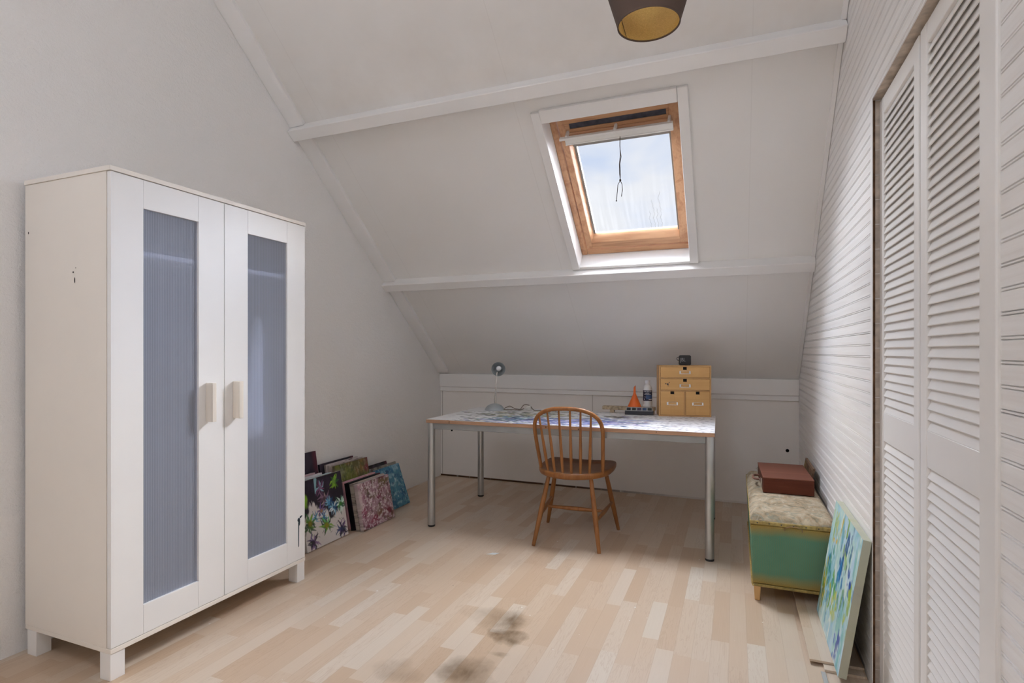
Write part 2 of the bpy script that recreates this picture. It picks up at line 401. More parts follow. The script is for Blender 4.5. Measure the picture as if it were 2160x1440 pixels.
MAT = {}
def obj(name, mb, mat, parent=None, world=False, bevel=0, smooth=40, seg=2):
    me = bpy.data.meshes.new(name)
    bm = mb.bm
    bmesh.ops.recalc_face_normals(bm, faces=bm.faces[:])
    bm.to_mesh(me); bm.free()
    if parent is not None and world: me.transform(WM[parent.name].inverted())
    me.materials.append(mat if not isinstance(mat, str) else M[mat])
    o = bpy.data.objects.new(name, me); COL.objects.link(o)
    if parent is not None: o.parent = parent
    WM[o.name] = WM[parent.name].copy() if parent is not None else Matrix.Identity(4)
    if smooth:
        for p in me.polygons: p.use_smooth = True
        me.set_sharp_from_angle(angle=math.radians(smooth))
    if bevel:
        md = o.modifiers.new('bevel', 'BEVEL'); md.width = bevel; md.segments = seg; md.limit_method = 'ANGLE'; md.angle_limit = math.radians(40)
        md.harden_normals = False
    return o
WM = {}
def tag(o, label=None, cat=None, group=None, kind=None):
    if label: o['label'] = label
    if cat: o['category'] = cat
    if group: o['group'] = group
    if kind: o['kind'] = kind
    return o
def thing(name, label, cat, loc=(0,0,0), rotz=0, group=None, kind=None):
    o = bpy.data.objects.new(name, None); COL.objects.link(o); o.empty_display_size = .05
    o.location = loc; o.rotation_euler = (0,0,rotz)
    WM[o.name] = Matrix.Translation(loc) @ Matrix.Rotation(rotz, 4, 'Z')
    return tag(o, label, cat, group, kind)
def struct(name, mb, mat, parent=None, bevel=0, smooth=40, label=None):
    o = obj(name, mb, mat, parent, parent is not None, bevel, smooth)
    if parent is None: o['kind'] = 'structure'
    if label: o['label'] = label
    return o
def sempty(name, label=None):
    o = bpy.data.objects.new(name, None); COL.objects.link(o); o['kind'] = 'structure'; WM[o.name] = Matrix.Identity(4)
    if label: o['label'] = label
    return o

# ------------------------------------------------------------------ room
XL, XR, YB = -2.542, .433, 4.547
SL = .857; Z0 = 4.84 - SL*YB            # roof plane z = 4.84 - SL*y
CT, ST = 1/math.hypot(1, SL), SL/math.hypot(1, SL)
def S(x, t, n):                          # slope frame: t up the slope, n outward
    return Vector((x, YB - t*CT + n*ST, Z0 + t*ST + n*CT))
SM = Matrix(((1,0,0,0),(0,-CT,ST,YB),(0,ST,CT,Z0),(0,0,0,1)))
YF = -1.3                                # wall behind the camera
RIDGE_Y = .55; RIDGE_Z = 4.84 - SL*RIDGE_Y
def roofz(y): return 4.84 - SL*y if y > RIDGE_Y else RIDGE_Z - SL*(RIDGE_Y - y)

struct('floor', MB().box((XL-.1, YF-.1, -.12), (1.15, YB+.1, 0)), 'floor')
gable = [(YB+.1, -.1), (YB+.1, roofz(YB)-.02), (RIDGE_Y, RIDGE_Z+.05), (YF-.1, roofz(YF)+.05), (YF-.1, -.1)]
struct('wall_left', MB().prism(gable, 'x', XL-.12, XL), 'plaster')
struct('wall_back', MB().box((XL, YB, -.05), (XR, YB+.1, 1.02)), 'back')
struct('wall_front', MB().box((XL-.1, YF-.12, -.05), (1.15, YF, roofz(YF)+.1)), 'plaster')
# sloped ceiling with the skylight opening (and the far slope behind the camera)
HX0, HX1, HT0, HT1 = -.972, -.262, 1.200, 2.232
TR = (YB - RIDGE_Y)/CT
m = MB()
LG = .0115
for a, b, c, d in ((XL-.1, 1.15, -.15, HT0-LG), (XL-.1, 1.15, HT1+LG, TR), (XL-.1, HX0-LG, HT0-LG, HT1+LG), (HX1+LG, 1.15, HT0-LG, HT1+LG)):
    m.box((a, c, 0), (b, d, .2), SM)
struct('ceiling', m, 'roof', smooth=0)
# far slope, with an unseen skylight added for fill light (behind the camera)
SM2 = Matrix(((1,0,0,0),(0,CT,-ST,RIDGE_Y - (RIDGE_Y-YF)),(0,ST,CT,roofz(YF)),(0,0,0,1)))
T2 = (RIDGE_Y-YF)/CT
m = MB()
W2 = (-1.75, -.35, .55, 1.75)
for a, b, c, d in ((XL-.1, 1.15, -.2, W2[2]), (XL-.1, 1.15, W2[3], T2), (XL-.1, W2[0], W2[2], W2[3]), (W2[1], 1.15, W2[2], W2[3])):
    m.box((a, c, 0), (b, d, .2), SM2)
struct('ceiling_rear', m, 'roof', smooth=0)
w2 = sempty('fill_window', 'unseen roof window added in the opposite slope for fill light')
m = MB()
for a, b, c, d in ((W2[0]-.02, W2[0]+.05, W2[2], W2[3]), (W2[1]-.05, W2[1]+.02, W2[2], W2[3]), (W2[0], W2[1], W2[2]-.02, W2[2]+.06), (W2[0], W2[1], W2[3]-.06, W2[3]+.02)):
    m.box((a, c, .12), (b, d, .17), SM2)
struct('window_frame', m, 'pine', w2)
struct('pane', MB().box((W2[0], W2[2], .14), (W2[1], W2[3], .146), SM2), 'glass', w2)

# planked right wall: bead-and-butt grooves cut as real profile
def plank_profile(z0, z1, x=XR, thick=.10):
    pts = [(x, z0)]
    k = math.ceil((z0 - 1.386)/.0424 + .12)
    while True:
        zc = 1.386 + k*.0424
        if zc > z1 - .006: break
        deep = .0056 if k % 2 == 0 else .0044
        for dz, dx in ((-.0046,0), (-.0030,deep), (-.0014,0), (.0014,0), (.0030,deep), (.0046,0)): pts.append((x+dx, zc+dz))
        k += 1
    pts += [(x, z1), (x+thick, z1), (x+thick, z0)]
    return pts
OPY0, OPY1, OPZ = 1.300, 2.234, 2.013
m = MB(); m.prism(plank_profile(-.02, 1.10), 'y', OPY1, YB+.05)
m.prism(plank_profile(1.10, OPZ), 'y', OPY1, YB+.05); m.prism(plank_profile(OPZ, 4.75), 'y', OPY0, YB+.05)
m.prism(plank_profile(-.02, 4.75), 'y', YF-.05, OPY0)
struct('wall_right', m, 'plank', smooth=0)
# closet behind the louvered doors
m = MB(); m.box((1.05, .9, -.02), (1.15, 2.7, 2.5)); m.box((XR+.1, .8, -.02), (1.15, .9, 2.5)); m.box((XR+.1, 2.7, -.02), (1.15, 2.8, 2.5)); m.box((XR+.1, .8, 2.35), (1.15, 2.8, 2.45))
struct('wall_closet', m, 'back')

# trims
struct('trim_1', MB().box((XL+.001, 2.390, -.066), (XR-.001, 2.462, .02), SM), 'trim', bevel=.004, label='upper white purlin across the sloped ceiling')
struct('trim_2', MB().box((XL+.001, 1.108, -.066), (XR-.001, 1.178, .02), SM), 'trim', bevel=.004, label='lower white purlin under the roof window')
m = MB()
for a, b in ((.06, 1.107), (1.179, 2.389), (2.463, TR-.05)):
    m.prism([(XL+.001, -.03), (XL+.085, -.03), (XL+.105, -.022), (XL+.105, .02), (XL+.001, .02)], 'y', a, b, SM)
struct('trim_3', m, 'trim', bevel=.003, label='flat batten along the left edge of the sloped ceiling')
m = MB()
for a, b in ((.06, 1.107), (1.179, 2.389), (2.463, TR-.05)): m.box((XR-.022, a, -.012), (XR-.001, b, .01), SM)
struct('trim_4', m, 'trim', bevel=.002, label='thin bead along the right edge of the sloped ceiling')
m = MB(); m.prism([(YB-.016, .787), (YB-.016, .822), (YB-.024, .828), (YB-.030, .945), (YB+.01, .945), (YB+.01, .787)], 'x', XL+.001, XR-.001)
m.box((XL+.001, YB-.020, .787), (XL+.02, YB, .80))
struct('trim_5', m, 'trim', bevel=.002, label='white moulding on top of the knee wall')
# closet casing
struct('trim_6', MB().box((.4262, 1.226, 0), (.470, 1.300, 2.06)), 'door', bevel=.003, label='white post beside the louvered doors')
m = MB(); m.box((.4325, 2.2140, 0), (.4355, 2.2395, OPZ)); m.box((.4325, 1.30, OPZ-.002), (.4365, 2.2395, OPZ+.005))
struct('trim_7', m, 'trim', bevel=.001, label='thin white edge around the closet opening')
m = MB(); m.box((.4356, 2.2335, 0), (.4460, 2.237, OPZ))
struct('trim_8', m, 'darkwood', label='bare brown gap in the closet jamb')
m = MB()
z = 0.0
while z < OPZ-.03:
    h = .0848 if z > 0 else .06
    m.box((.4460, 2.2325 + random.uniform(-.0006,.0006), z+.0012), (.470, 2.245, min(z+h-.0012, OPZ)))
    z += h
m.box((.4366, 1.30, OPZ-.0006), (.480, 2.24, OPZ+.006))
struct('trim_9', m, 'rough', label='rough sawn plank ends in the closet jamb and head')

# louvered bifold doors
def louver_door(name, y0, y1, sl, sr, label):
    e = sempty(name, label)
    xf, xb = .4570, .4850; zb, zt = .012, 2.000
    for k, (a, b) in enumerate(((y1-sl, y1), (y0, y0+sr))):
        struct('stile', MB().box((xf, a, zb), (xb, b, zt)), 'door', e, bevel=.0025)
    ia, ib = y0+sr, y1-sl
    for za, zc in ((zb, .128), (.852, .948), (1.944, zt)):
        struct('rail', MB().box((xf+.0012, ia, za), (xb, ib, zc)), 'door', e, bevel=.002)
    for za, zc in ((.128, .852), (.948, 1.944)):
        n = round((zc-za)/.0268); p = (zc-za)/n; m = MB()
        for k in range(n):
            z = za + (k+.5)*p
            # slat: room edge low, back edge high
            a_ = (xf+.0030, z-.0135); b_ = (xf+.0130, z+.0150); c_ = (xf+.0138, z+.0345 if k < n-1 else z+.0150)
            pr = [Vector(q) for q in ((a_[0]+.0008, a_[1]-.0012), (a_[0]-.0010, a_[1]-.0004), (a_[0]-.0014, a_[1]+.0014), (b_[0]-.0016, b_[1]), (c_[0]-.0013, c_[1]), (c_[0]+.0013, c_[1]), (b_[0]+.0016, b_[1]-.0012), (a_[0]+.0024, a_[1]+.0002))]
            m.prism([(v.x, v.y) for v in pr], 'y', ia, ib)
        struct('louver_panel', m, 'door', e, smooth=30)
    return e
louver_door('door_1', 1.790, 2.226, .050, .046, 'far louvered closet door leaf')
louver_door('door_2', 1.322, 1.776, .052, .062, 'near louvered closet door leaf')

# ------------------------------------------------------------------ roof window
w1 = sempty('window_1', 'roof window in the sloped ceiling')
def sbox(mb, x0, x1, t0, t1, n0, n1): return mb.box((x0, t0, n0), (x1, t1, n1), SM)
# lining (reveal)
m = MB(); sbox(m, HX0-.012, HX0, HT0-.012, HT1+.012, -.004, .125); sbox(m, HX1, HX1+.012, HT0-.012, HT1+.012, -.004, .125)
sbox(m, HX0, HX1, HT0-.012, HT0, -.004, .125); sbox(m, HX0, HX1, HT1, HT1+.012, -.004, .125)
struct('lining', m, 'lining', w1)
m = MB(); sbox(m, -1.020, HX0+.002, 1.186, 2.292, -.021, 0); struct('casing', m, 'trim', w1, bevel=.003)
m = MB(); sbox(m, HX1-.001, -.212, 1.186, 2.300, -.021, 0); struct('casing', m, 'trim', w1, bevel=.003)
m = MB(); sbox(m, HX0+.003, HX1-.002, HT1-.002, 2.302, -.025, 0); struct('casing', m, 'trim', w1, bevel=.003)
m = MB(); sbox(m, HX0+.003, HX1-.002, 1.181, HT0+.001, -.016, 0); struct('casing', m, 'trim', w1, bevel=.003)
# fixed frame
FN0, FN1 = .112, .19
m = MB(); sbox(m, HX0, -.934, HT0, HT1, FN0, FN1); sbox(m, -.270, HX1, HT0, HT1, FN0, FN1); struct('window_frame', m, 'pine', w1, bevel=.006)
m = MB(); sbox(m, -.934, -.270, HT0, 1.238, FN0, FN1); sbox(m, -.934, -.270, 2.212, HT1, FN0, FN1); struct('window_frame', m, 'pinex', w1, bevel=.006)
# sash
SN0, SN1 = .118, .185
m = MB(); sbox(m, -.928, -.893, 1.246, 2.208, SN0, SN1); sbox(m, -.324, -.274, 1.246, 2.208, SN0, SN1); 
m.prism([(-.893, SN0+.002), (-.891, SN0+.003), (-.883, SN0+.022), (-.875, SN0+.046), (-.875, SN1), (-.893, SN1)], 'y', 1.30, 2.06, SM @ Matrix(((1,0,0,0),(0,1,0,0),(0,0,1,0),(0,0,0,1))))
struct('sash', m, 'pine', w1, bevel=.003)
m = MB()
m.prism([(1.246, SN0), (1.295, SN0), (1.299, SN0+.004), (1.318, SN0+.030), (1.330, SN0+.045), (1.330, SN1), (1.246, SN1)], 'x', -.893, -.324, SM)
sbox(m, -.893, -.324, 2.137, 2.208, SN0, SN1); sbox(m, -.893, -.324, 2.060, 2.104, SN0, SN1); sbox(m, -.893, -.324, 2.078, 2.087, SN0-.010, SN0)
sbox(m, -.893, -.866, 2.104, 2.137, SN0, SN1); sbox(m, -.338, -.324, 2.104, 2.137, SN0, SN1)
sbox(m, -.893, -.324, 1.995, 2.060, SN0+.03, SN1)
struct('sash', m, 'pinex', w1, bevel=.002)
m = MB(); sbox(m, -.866, -.338, 2.104, 2.137, SN0+.008, SN0+.014); struct('vent_recess', m, 'ventdark', w1)
m = MB(); sbox(m, -.876, -.862, 1.336, 2.0, SN0+.044, SN1); sbox(m, -.334, -.324, 1.336, 2.0, SN0+.02, SN1); sbox(m, -.873, -.324, 1.985, 2.0, SN0+.02, SN1)
struct('gasket', m, 'gasket', w1)
m = MB(); sbox(m, -.875, -.322, 1.30, 2.02, .165, .171); struct('pane', m, 'glass', w1)
# white ventilation bar with brackets
m = MB(); sbox(m, -.918, -.303, 2.078, 2.092, .046, .070); sbox(m, -.893, -.303, 2.044, 2.078, .066, .076); sbox(m, -.893, -.303, 2.040, 2.047, .060, .078)
struct('vent_bar', m, 'whiteplastic', w1, bevel=.002)
for x in (-.878, -.606, -.322):
    m = MB(); sbox(m, x-.007, x+.007, 2.08, 2.100, .060, .1175); struct('bracket', m, 'whiteplastic', w1, bevel=.002)
# pull cord
t = thing('pull_cord', 'dark knotted cord hanging from the white bar of the roof window', 'cord', tuple(S(-.583, 2.05, .055)))
a = S(-.583, 2.050, .060)
def cp(dx, dz, dy=0): return (a.x+dx, a.y+dy, a.z+dz)
m = MB(); m.tube([cp(0,0), cp(-.001,-.05), cp(.002,-.10), cp(-.004,-.15), cp(-.003,-.20), cp(.001,-.232)], .0022, 8)
m.tube([cp(.001,-.075), cp(.006,-.11), cp(-.001,-.15), cp(.002,-.19), cp(.001,-.232)], .0018, 8)
obj('strand', m, 'cordblack', t, True)
m = MB(); m.lathe([(.001,-.007), (.0055,-.004), (.0062,0), (.005,.004), (.001,.007)], cp(.001,-.238), 12); obj('knot', m, 'cordblack', t, True)
m = MB(); m.tube([cp(.000,-.242), cp(-.012,-.262), cp(-.015,-.30), cp(-.020,-.347)], .0019, 8)
m.tube([cp(.002,-.242), cp(.011,-.262), cp(.013,-.295), cp(.007,-.328)], .0019, 8)
m.lathe([(.0005,-.004), (.004,-.002), (.004,.002), (.0005,.004)], cp(-.020,-.349), 10)
obj('loose_end', m, 'cordblack', t, True)

# ------------------------------------------------------------------ wardrobe
WX, WY0, WY1, WD = -2.018, 1.271, 2.213, .494
wd = thing('wardrobe', 'tall white two-door wardrobe on short square legs against the left wall', 'wardrobe', (WX-.25, WY0, 0))
xb = WX-WD
obj('top_panel', MB().box((xb, WY0-.004, 1.783), (WX+.003, WY1+.002, 1.80)), 'wardrobe', wd, True, .0015)
obj('base_panel', MB().box((xb, WY0, .0945), (WX+.001, WY1, .1115)), 'wardrobe', wd, True, .0015)
obj('side_panel', MB().box((xb, WY0, .112), (WX-.0225, WY0+.016, 1.7825)), 'wardrobe', wd, True, .001)
obj('side_panel', MB().box((xb, WY1-.016, .112), (WX-.0225, WY1, 1.7825)), 'wardrobe', wd, True, .001)
obj('back_panel', MB().box((xb, WY0+.017, .112), (xb+.006, WY1-.017, 1.7825)), 'hardboard', wd, True)
obj('shelf', MB().box((xb+.007, WY0+.0165, 1.505), (WX-.0215, WY1-.0165, 1.523)), 'wardoor', wd, True, .001)
obj('clothes_rail', MB().tube([(WX-.26, WY0+.0165, 1.44), (WX-.26, WY1-.0165, 1.44)], .011, 12), 'chrome', wd, True)
for (x, y) in ((WX-.058, WY0+.001), (WX-.058, WY1-.051), (xb+.012, WY0+.001), (xb+.012, WY1-.051)):
    obj('leg', MB().box((x, y, 0), (x+.056, y+.050, .0943)), 'wardoor', wd, True, .0012)
def wdoor(y0, y1, sl, sr, hy0, hy1):
    zb, zt = .1135, 1.7805; xd0, xd1 = WX-.0195, WX
    m = MB(); g = .0007
    m.box((xd0, y0, zb), (xd1, y0+sl-g, zt)); m.box((xd0, y1-sr+g, zb), (xd1, y1, zt))
    m.box((xd0, y0+sl, zb), (xd1, y1-sr, .2195)); m.box((xd0, y0+sl, 1.676), (xd1, y1-sr, zt))
    d = obj('door', m, 'wardoor', wd, True, .0008)
    obj('pane', MB().box((xd0+.005, y0+sl-.004, .216), (xd0+.010, y1-sr+.004, 1.680)), 'pane', d, True, smooth=0)
    obj('handle', MB().box((WX+.0006, hy0, .862), (WX+.040, hy1, 1.022)), 'handle', d, True, .0015)
    return d
d1 = wdoor(1.2725, 1.7345, .1155, .1215, 1.645, 1.664)
d2 = wdoor(1.7375, 2.2115, .1215, .1190, 1.778, 1.799)
# marks on the wardrobe: blue paint run, dark chips
m = MB()
for (y, z, ry, rz) in ((2.169, .312, .009, .010), (2.1725, .298, .006, .016), (2.182, .323, .006, .006)):
    m.poly([(WX+.0006, y+ry*math.cos(k*PI/8), z+rz*math.sin(k*PI/8)) for k in range(16)])
m.poly([(WX+.0006, 2.1655, .30), (WX+.0006, 2.1725, .30), (WX+.0006, 2.1715, .180), (WX+.0006, 2.1690, .176), (WX+.0006, 2.1665, .180)])
m.poly([(WX+.0006, 2.172, .318), (WX+.0006, 2.186, .330), (WX+.0006, 2.194, .328), (WX+.0006, 2.193, .323), (WX+.0006, 2.184, .322)])
o = obj('paint_drip', m, simple('blue_grey_paint', (.06,.09,.12), .4), d2, True, smooth=0); o['label'] = 'blue-grey paint run'
for (x, z, rx, rz) in ((-2.222, 1.437, .0032, .0036), (-2.214, 1.408, .003, .011), (-2.207, 1.452, .0018, .002), (-2.49, 1.60, .003, .005)):
    obj('chip', MB().poly([(x+rx*math.cos(k*PI/5), WY0-.0006, z+rz*math.sin(k*PI/5)) for k in range(10)]), 'notch', wd, True, smooth=0)

# white shirt hanging behind the second pane
t = thing('white_shirt', 'white shirt hanging inside the wardrobe behind the far ribbed pane', 'shirt', (-2.13, 1.97, 1.45))
prof = [(1.30,.012),(1.26,.026),(1.16,.038),(1.04,.046),(.92,.058),(.82,.070),(.765,.074)]
m = MB(); rings = []
for z, w in prof:
    c = 1.918 - (1.3-z)*.06 + .03
    ring = []
    for k in range(20):
        a_ = k*2*PI/20
        ring.append(m.bm.verts.new((-2.062 + .020*math.sin(a_)*(1+.3*math.sin(5*a_)) - .004*math.sin(3*a_+z*9), c + w*math.cos(a_), z + (.025*math.sin(a_*1.0) if z < .8 else 0))))
    rings.append(ring)
for i in range(len(rings)-1):
    for k in range(20):
        l = (k+1) % 20; m.bm.faces.new((rings[i][k], rings[i][l], rings[i+1][l], rings[i+1][k]))
m.bm.faces.new(rings[0]); m.bm.faces.new(rings[-1])
obj('cloth', m, 'shirt', t, True)
m = MB(); m.tube([(-2.062, 1.945, 1.295), (-2.09, 1.95, 1.36), (-2.20, 1.955, 1.42), (-2.262, 1.96, 1.451), (-2.285, 1.96, 1.44)], .003, 8); obj('hanger', m, 'chrome', t, True)

# ------------------------------------------------------------------ painter (vertex colours on fine grids)
def vnoise(h, w, cells_y, cells_x, rng):
    g = rng.random((cells_y+2, cells_x+2))
    yy = np.linspace(0, cells_y, h); xx = np.linspace(0, cells_x, w)
    y0 = np.floor(yy).astype(int); x0 = np.floor(xx).astype(int); fy = (yy-y0)[:,None]; fx = (xx-x0)[None,:]
    fy = fy*fy*(3-2*fy); fx = fx*fx*(3-2*fx)
    a = g[np.ix_(y0,x0)]; b = g[np.ix_(y0,x0+1)]; c = g[np.ix_(y0+1,x0)]; d = g[np.ix_(y0+1,x0+1)]
    return (a*(1-fx)+b*fx)*(1-fy) + (c*(1-fx)+d*fx)*fy
def fbm(h, w, cy, cx, rng, o=4):
    s = np.zeros((h,w)); a = 1; t = 0
    for i in range(o): s += a*vnoise(h, w, max(1,int(cy*2**i)), max(1,int(cx*2**i)), rng); t += a; a *= .55
    return s/t
class Paint:
    """raster in face coordinates: u right 0..W, v up 0..H (metres)"""
    def __init__(s, W, H, step, base, seed):
        s.W, s.H = W, H; s.nx = int(W/step)+1; s.ny = int(H/step)+1; s.rng = np.random.default_rng(seed)
        s.u, s.v = np.meshgrid(np.linspace(0,W,s.nx), np.linspace(0,H,s.ny)); s.c = np.ones((s.ny,s.nx,3))*np.array(base)
    def lay(s, mask, col):
        mask = np.clip(mask,0,1)[...,None]; s.c = s.c*(1-mask) + np.array(col)*mask
    def fb(s, cy, cx, o=4): return fbm(s.ny, s.nx, cy, cx, s.rng, o)
    def blob(s, x, y, rx, ry, col, k=1, soft=.4, rough=.4, cells=8):
        n = (s.fb(cells, cells, 3)-.5)*rough*2
        d = np.hypot((s.u-x)/rx, (s.v-y)/ry) + n
        s.lay(np.clip((1-d)/soft, 0, 1)*k, col)
    def stroke(s, x0, y0, x1, y1, w, col, k=1):
        L = math.hypot(x1-x0, y1-y0)+1e-9; tx, ty = (x1-x0)/L, (y1-y0)/L
        a = np.clip((s.u-x0)*tx + (s.v-y0)*ty, 0, L); d = np.hypot(s.u-x0-a*tx, s.v-y0-a*ty)
        ww = w*(1-.75*a/L); s.lay(np.clip((ww-d)/(w*.35)+.5, 0, 1)*k, col)
    def star(s, x, y, r, n, cols, core=None):
        for i in range(n):
            a = 2*PI*i/n + s.rng.uniform(-.25,.25); l = r*s.rng.uniform(.65,1.15); bend = s.rng.uniform(-.5,.5)
            c = cols[s.rng.integers(len(cols))]
            mx, my = x+math.cos(a)*l*.55, y+math.sin(a)*l*.55
            s.stroke(x, y, mx, my, r*.20, c, .9); s.stroke(mx, my, x+math.cos(a+bend)*l, y+math.sin(a+bend)*l, r*.11, c, .85)
        if core: s.blob(x, y, r*.36, r*.36, core, .9, .6, .3)
def canvas(name, W, H, T, yr, xbase, tan, paint, side, label, group=None, facing=1, zbase=0.0, side2=None):
    """painting leaning on a side wall. facing=+1: looks towards +x (left wall); bottom front edge at xbase, y from yr-W to yr.
       facing=-1: looks towards -x (right wall), y from yr to yr+W seen from the front left to right reversed"""
    o_y = yr - W if facing == 1 else yr
    c_, s_ = 1/math.hypot(1,tan), tan/math.hypot(1,tan)
    tilt = s_/c_
    ny, nx = paint.ny, paint.nx
    f = facing
    ob = (xbase - f*0, o_y, zbase + 0)
    # local axes: u along y, v up the slope (leaning back), n = face normal
    U = Vector((0,1,0)); V = Vector((-f*s_, 0, c_)); N = Vector((f*c_, 0, s_))
    lift = 0.0
    P = lambda u, v, n: V*v + U*u + N*n + Vector((0,0,T*s_))
    verts = []; cols = []; faces = []
    for j in range(ny):
        for i in range(nx):
            u = W*i/(nx-1); v = H*j/(ny-1)
            verts.append(P(u, v, 0)); cols.append(paint.c[j, i if f == 1 else nx-1-i])
    for j in range(ny-1):
        for i in range(nx-1):
            a = j*nx+i; faces.append((a, a+1, a+nx+1, a+nx))
    def strip(idx, sidecol, swap):
        """continue an edge of the face around the canvas side"""
        base = len(verts); n = len(idx)
        for k in idx:
            p = verts[k]; verts.append(p.copy()); cols.append(sidecol(k))
        for k in idx:
            verts.append(verts[k] - N*T); cols.append(sidecol(k))
        for q in range(n-1): faces.append((base+q, base+q+1, base+n+q+1, base+n+q))
    sd = np.array(side)
    def mixer(k):
        r = .5 if side2 is None else side2
        return sd*(1-r) + np.array(cols[k])*r*.9
    strip([i for i in range(nx)], mixer, 0); strip([(ny-1)*nx+i for i in range(nx)], mixer, 0)
    strip([j*nx for j in range(ny)], mixer, 0); strip([j*nx+nx-1 for j in range(ny)], mixer, 0)
    b = len(verts)
    for (u, v) in ((0,0),(W,0),(W,H),(0,H)): verts.append(P(u, v, -T)); cols.append(sd*.8)
    faces.append((b, b+3, b+2, b+1))
    me = bpy.data.meshes.new(name); me.from_pydata([tuple(v) for v in verts], [], faces); me.update()
    at = me.color_attributes.new('paint', 'FLOAT_COLOR', 'POINT')
    buf = np.ones((len(verts),4)); buf[:,:3] = np.array([list(c) for c in cols]); at.data.foreach_set('color', buf.ravel())
    bm = bmesh.new(); bm.from_mesh(me); bmesh.ops.recalc_face_normals(bm, faces=bm.faces[:]); bm.to_mesh(me); bm.free()
    me.materials.append(M['canvas'])
    o = bpy.data.objects.new(name, me); COL.objects.link(o); o.location = ob
    tag(o, label, 'painting', group)
    return o
def hx(s):  # sRGB hex -> linear
    v = [int(s[i:i+2],16)/255 for i in (0,2,4)]
    return tuple(x/12.92 if x <= .04045 else ((x+.055)/1.055)**2.4 for x in v)

def p_thistle(W, H):
    p = Paint(W, H, .0026, hx('d8d2cf'), 3)
    edge = H*.47 + (p.fb(4,9)-.5)*.16 + .05*np.sin(p.u/W*7)
    p.lay(np.clip((p.v-edge)/.02,0,1), hx('201726'))
    p.lay(np.clip((p.v-edge-.02)/.05,0,1)*np.clip((p.fb(9,9)-.5)*4,0,1)*.45, hx('3a2a44'))
    X = lambda a: a*W
    Y = lambda a: a*H
    G = [hx('4f7f1f'), hx('7fae2b'), hx('2e5a2a'), hx('1f3f2a')]; Gl = [hx('8fc238'), hx('b3d94a'), hx('5c8f2a')]
    V = [hx('4a3566'), hx('6b5590'), hx('2b2140'), hx('8a6a94')]; B = [hx('3f7fa8'), hx('7fb4cf'), hx('1f4a78'), hx('cfe2ea')]
    p.blob(X(.05), Y(.73), .030, .050, hx('7fb02c'), .95, .4, .5); p.blob(X(.05), Y(.75), .016, .026, hx('a8d345'), .8, .5, .5)
    p.star(X(.80), Y(.87), .055, 14, Gl[:1]+G[:3], hx('6f9a3a'))
    p.star(X(.45), Y(.84), .050, 12, [hx('7a4a70'), hx('563a58'), hx('8fb8c8')]); p.stroke(X(.36), Y(.98), X(.33), Y(.78), .012, hx('9ccfd8'), .7)
    p.star(X(.52), Y(.66), .055, 12, [hx('8a6a80'), hx('5a3f55'), hx('b8a09a')], hx('4b3a3a'))
    p.star(X(.62), Y(.58), .045, 12, B[:3], hx('4f93c0')); p.star(X(.42), Y(.50), .045, 12, V, hx('a07a52'))
    p.star(X(.90), Y(.50), .060, 15, [hx('8fd0b0'), hx('3f8f4a'), hx('1f5a3a'), hx('d8ece0')], hx('3f8030'))
    p.star(X(.72), Y(.49), .050, 12, B+[hx('e0e8ea')]); p.star(X(.46), Y(.40), .042, 12, B); p.star(X(.26), Y(.44), .040, 10, B)
    p.star(X(.13), Y(.38), .065, 15, G+[hx('2f7a3a')], hx('8a7a1f')); p.star(X(.50), Y(.27), .060, 14, G+[hx('5fbf6a')], hx('8f8a24'))
    p.star(X(.86), Y(.12), .060, 15, V+[hx('3f4f80')], hx('3a3f6a')); p.star(X(.16), Y(.10), .058, 14, V+[hx('2a1f30')], hx('201a28'))
    for _ in range(26):
        x, y = p.rng.uniform(.05,.95)*W, p.rng.uniform(.02,.5)*H; a = p.rng.uniform(0,6.28); l = p.rng.uniform(.015,.04)
        p.stroke(x, y, x+math.cos(a)*l, y+math.sin(a)*l, .0022, [hx('4a3a50'), hx('5f7a8a'), hx('3f6a3a')][p.rng.integers(3)], .7)
    return p
def p_speckle(W, H, base, cols, seed, step=.003, n=6, grain=16):
    p = Paint(W, H, step, base, seed)
    for c, th, k, cells in cols:
        p.lay(np.clip((p.fb(cells, cells*W/H, n)-th)*7, 0, 1)*k, c)
    return p
def p_pink(W, H):
    p = p_speckle(W, H, hx('a88590'), [(hx('ccb4bc'),.52,.9,7), (hx('7a2a48'),.55,.9,5), (hx('6a5a34'),.55,.8,6), (hx('8f5a70'),.55,.7,14), (hx('dccbd0'),.60,.8,18), (hx('4a1a2c'),.60,.85,9), (hx('55552a'),.62,.7,8)], 11)
    p.blob(W*.85, H*.25, .06, .06, hx('7a1030'), .7, .9, .9, 14); p.blob(W*.10, H*.42, .04, .05, hx('8f1550'), .7, .9, .9, 14); p.blob(W*.35, H*.12, .06, .04, hx('8a0f3a'), .75, .9, .9, 14)
    p.blob(W*.9, H*.9, .05, .04, hx('6a6420'), .75, .9, .9, 12); p.blob(W*.55, H*.3, .05, .05, hx('75703a'), .5, .9, .9, 12)
    p.lay(np.clip((p.fb(22,26,3)-.58)*8,0,1)*.8, hx('e6d9dc'))
    p.lay(np.clip((.03-p.u)/.006,0,1)*np.clip((p.v-.12)/.02,0,1)*np.clip((H*.9-p.v)/.02,0,1)*.6, hx('d6c8c8'))
    return p
def p_blue(W, H):
    p = p_speckle(W, H, hx('4f8aa4'), [(hx('2a5f86'),.5,.9,6), (hx('9cc4cf'),.56,.9,9), (hx('173a5c'),.60,.9,8), (hx('5f9aa8'),.55,.6,14), (hx('d4e4e6'),.66,.8,16), (hx('1a4f7c'),.62,.8,12)], 21)
    p.lay(np.clip((p.v-H*.75)/(H*.3),0,1)*.35, hx('1a6aa0')); p.blob(W*.15, H*.25, .05, .05, hx('9fbfb4'), .5, .9, .8, 12)
    return p
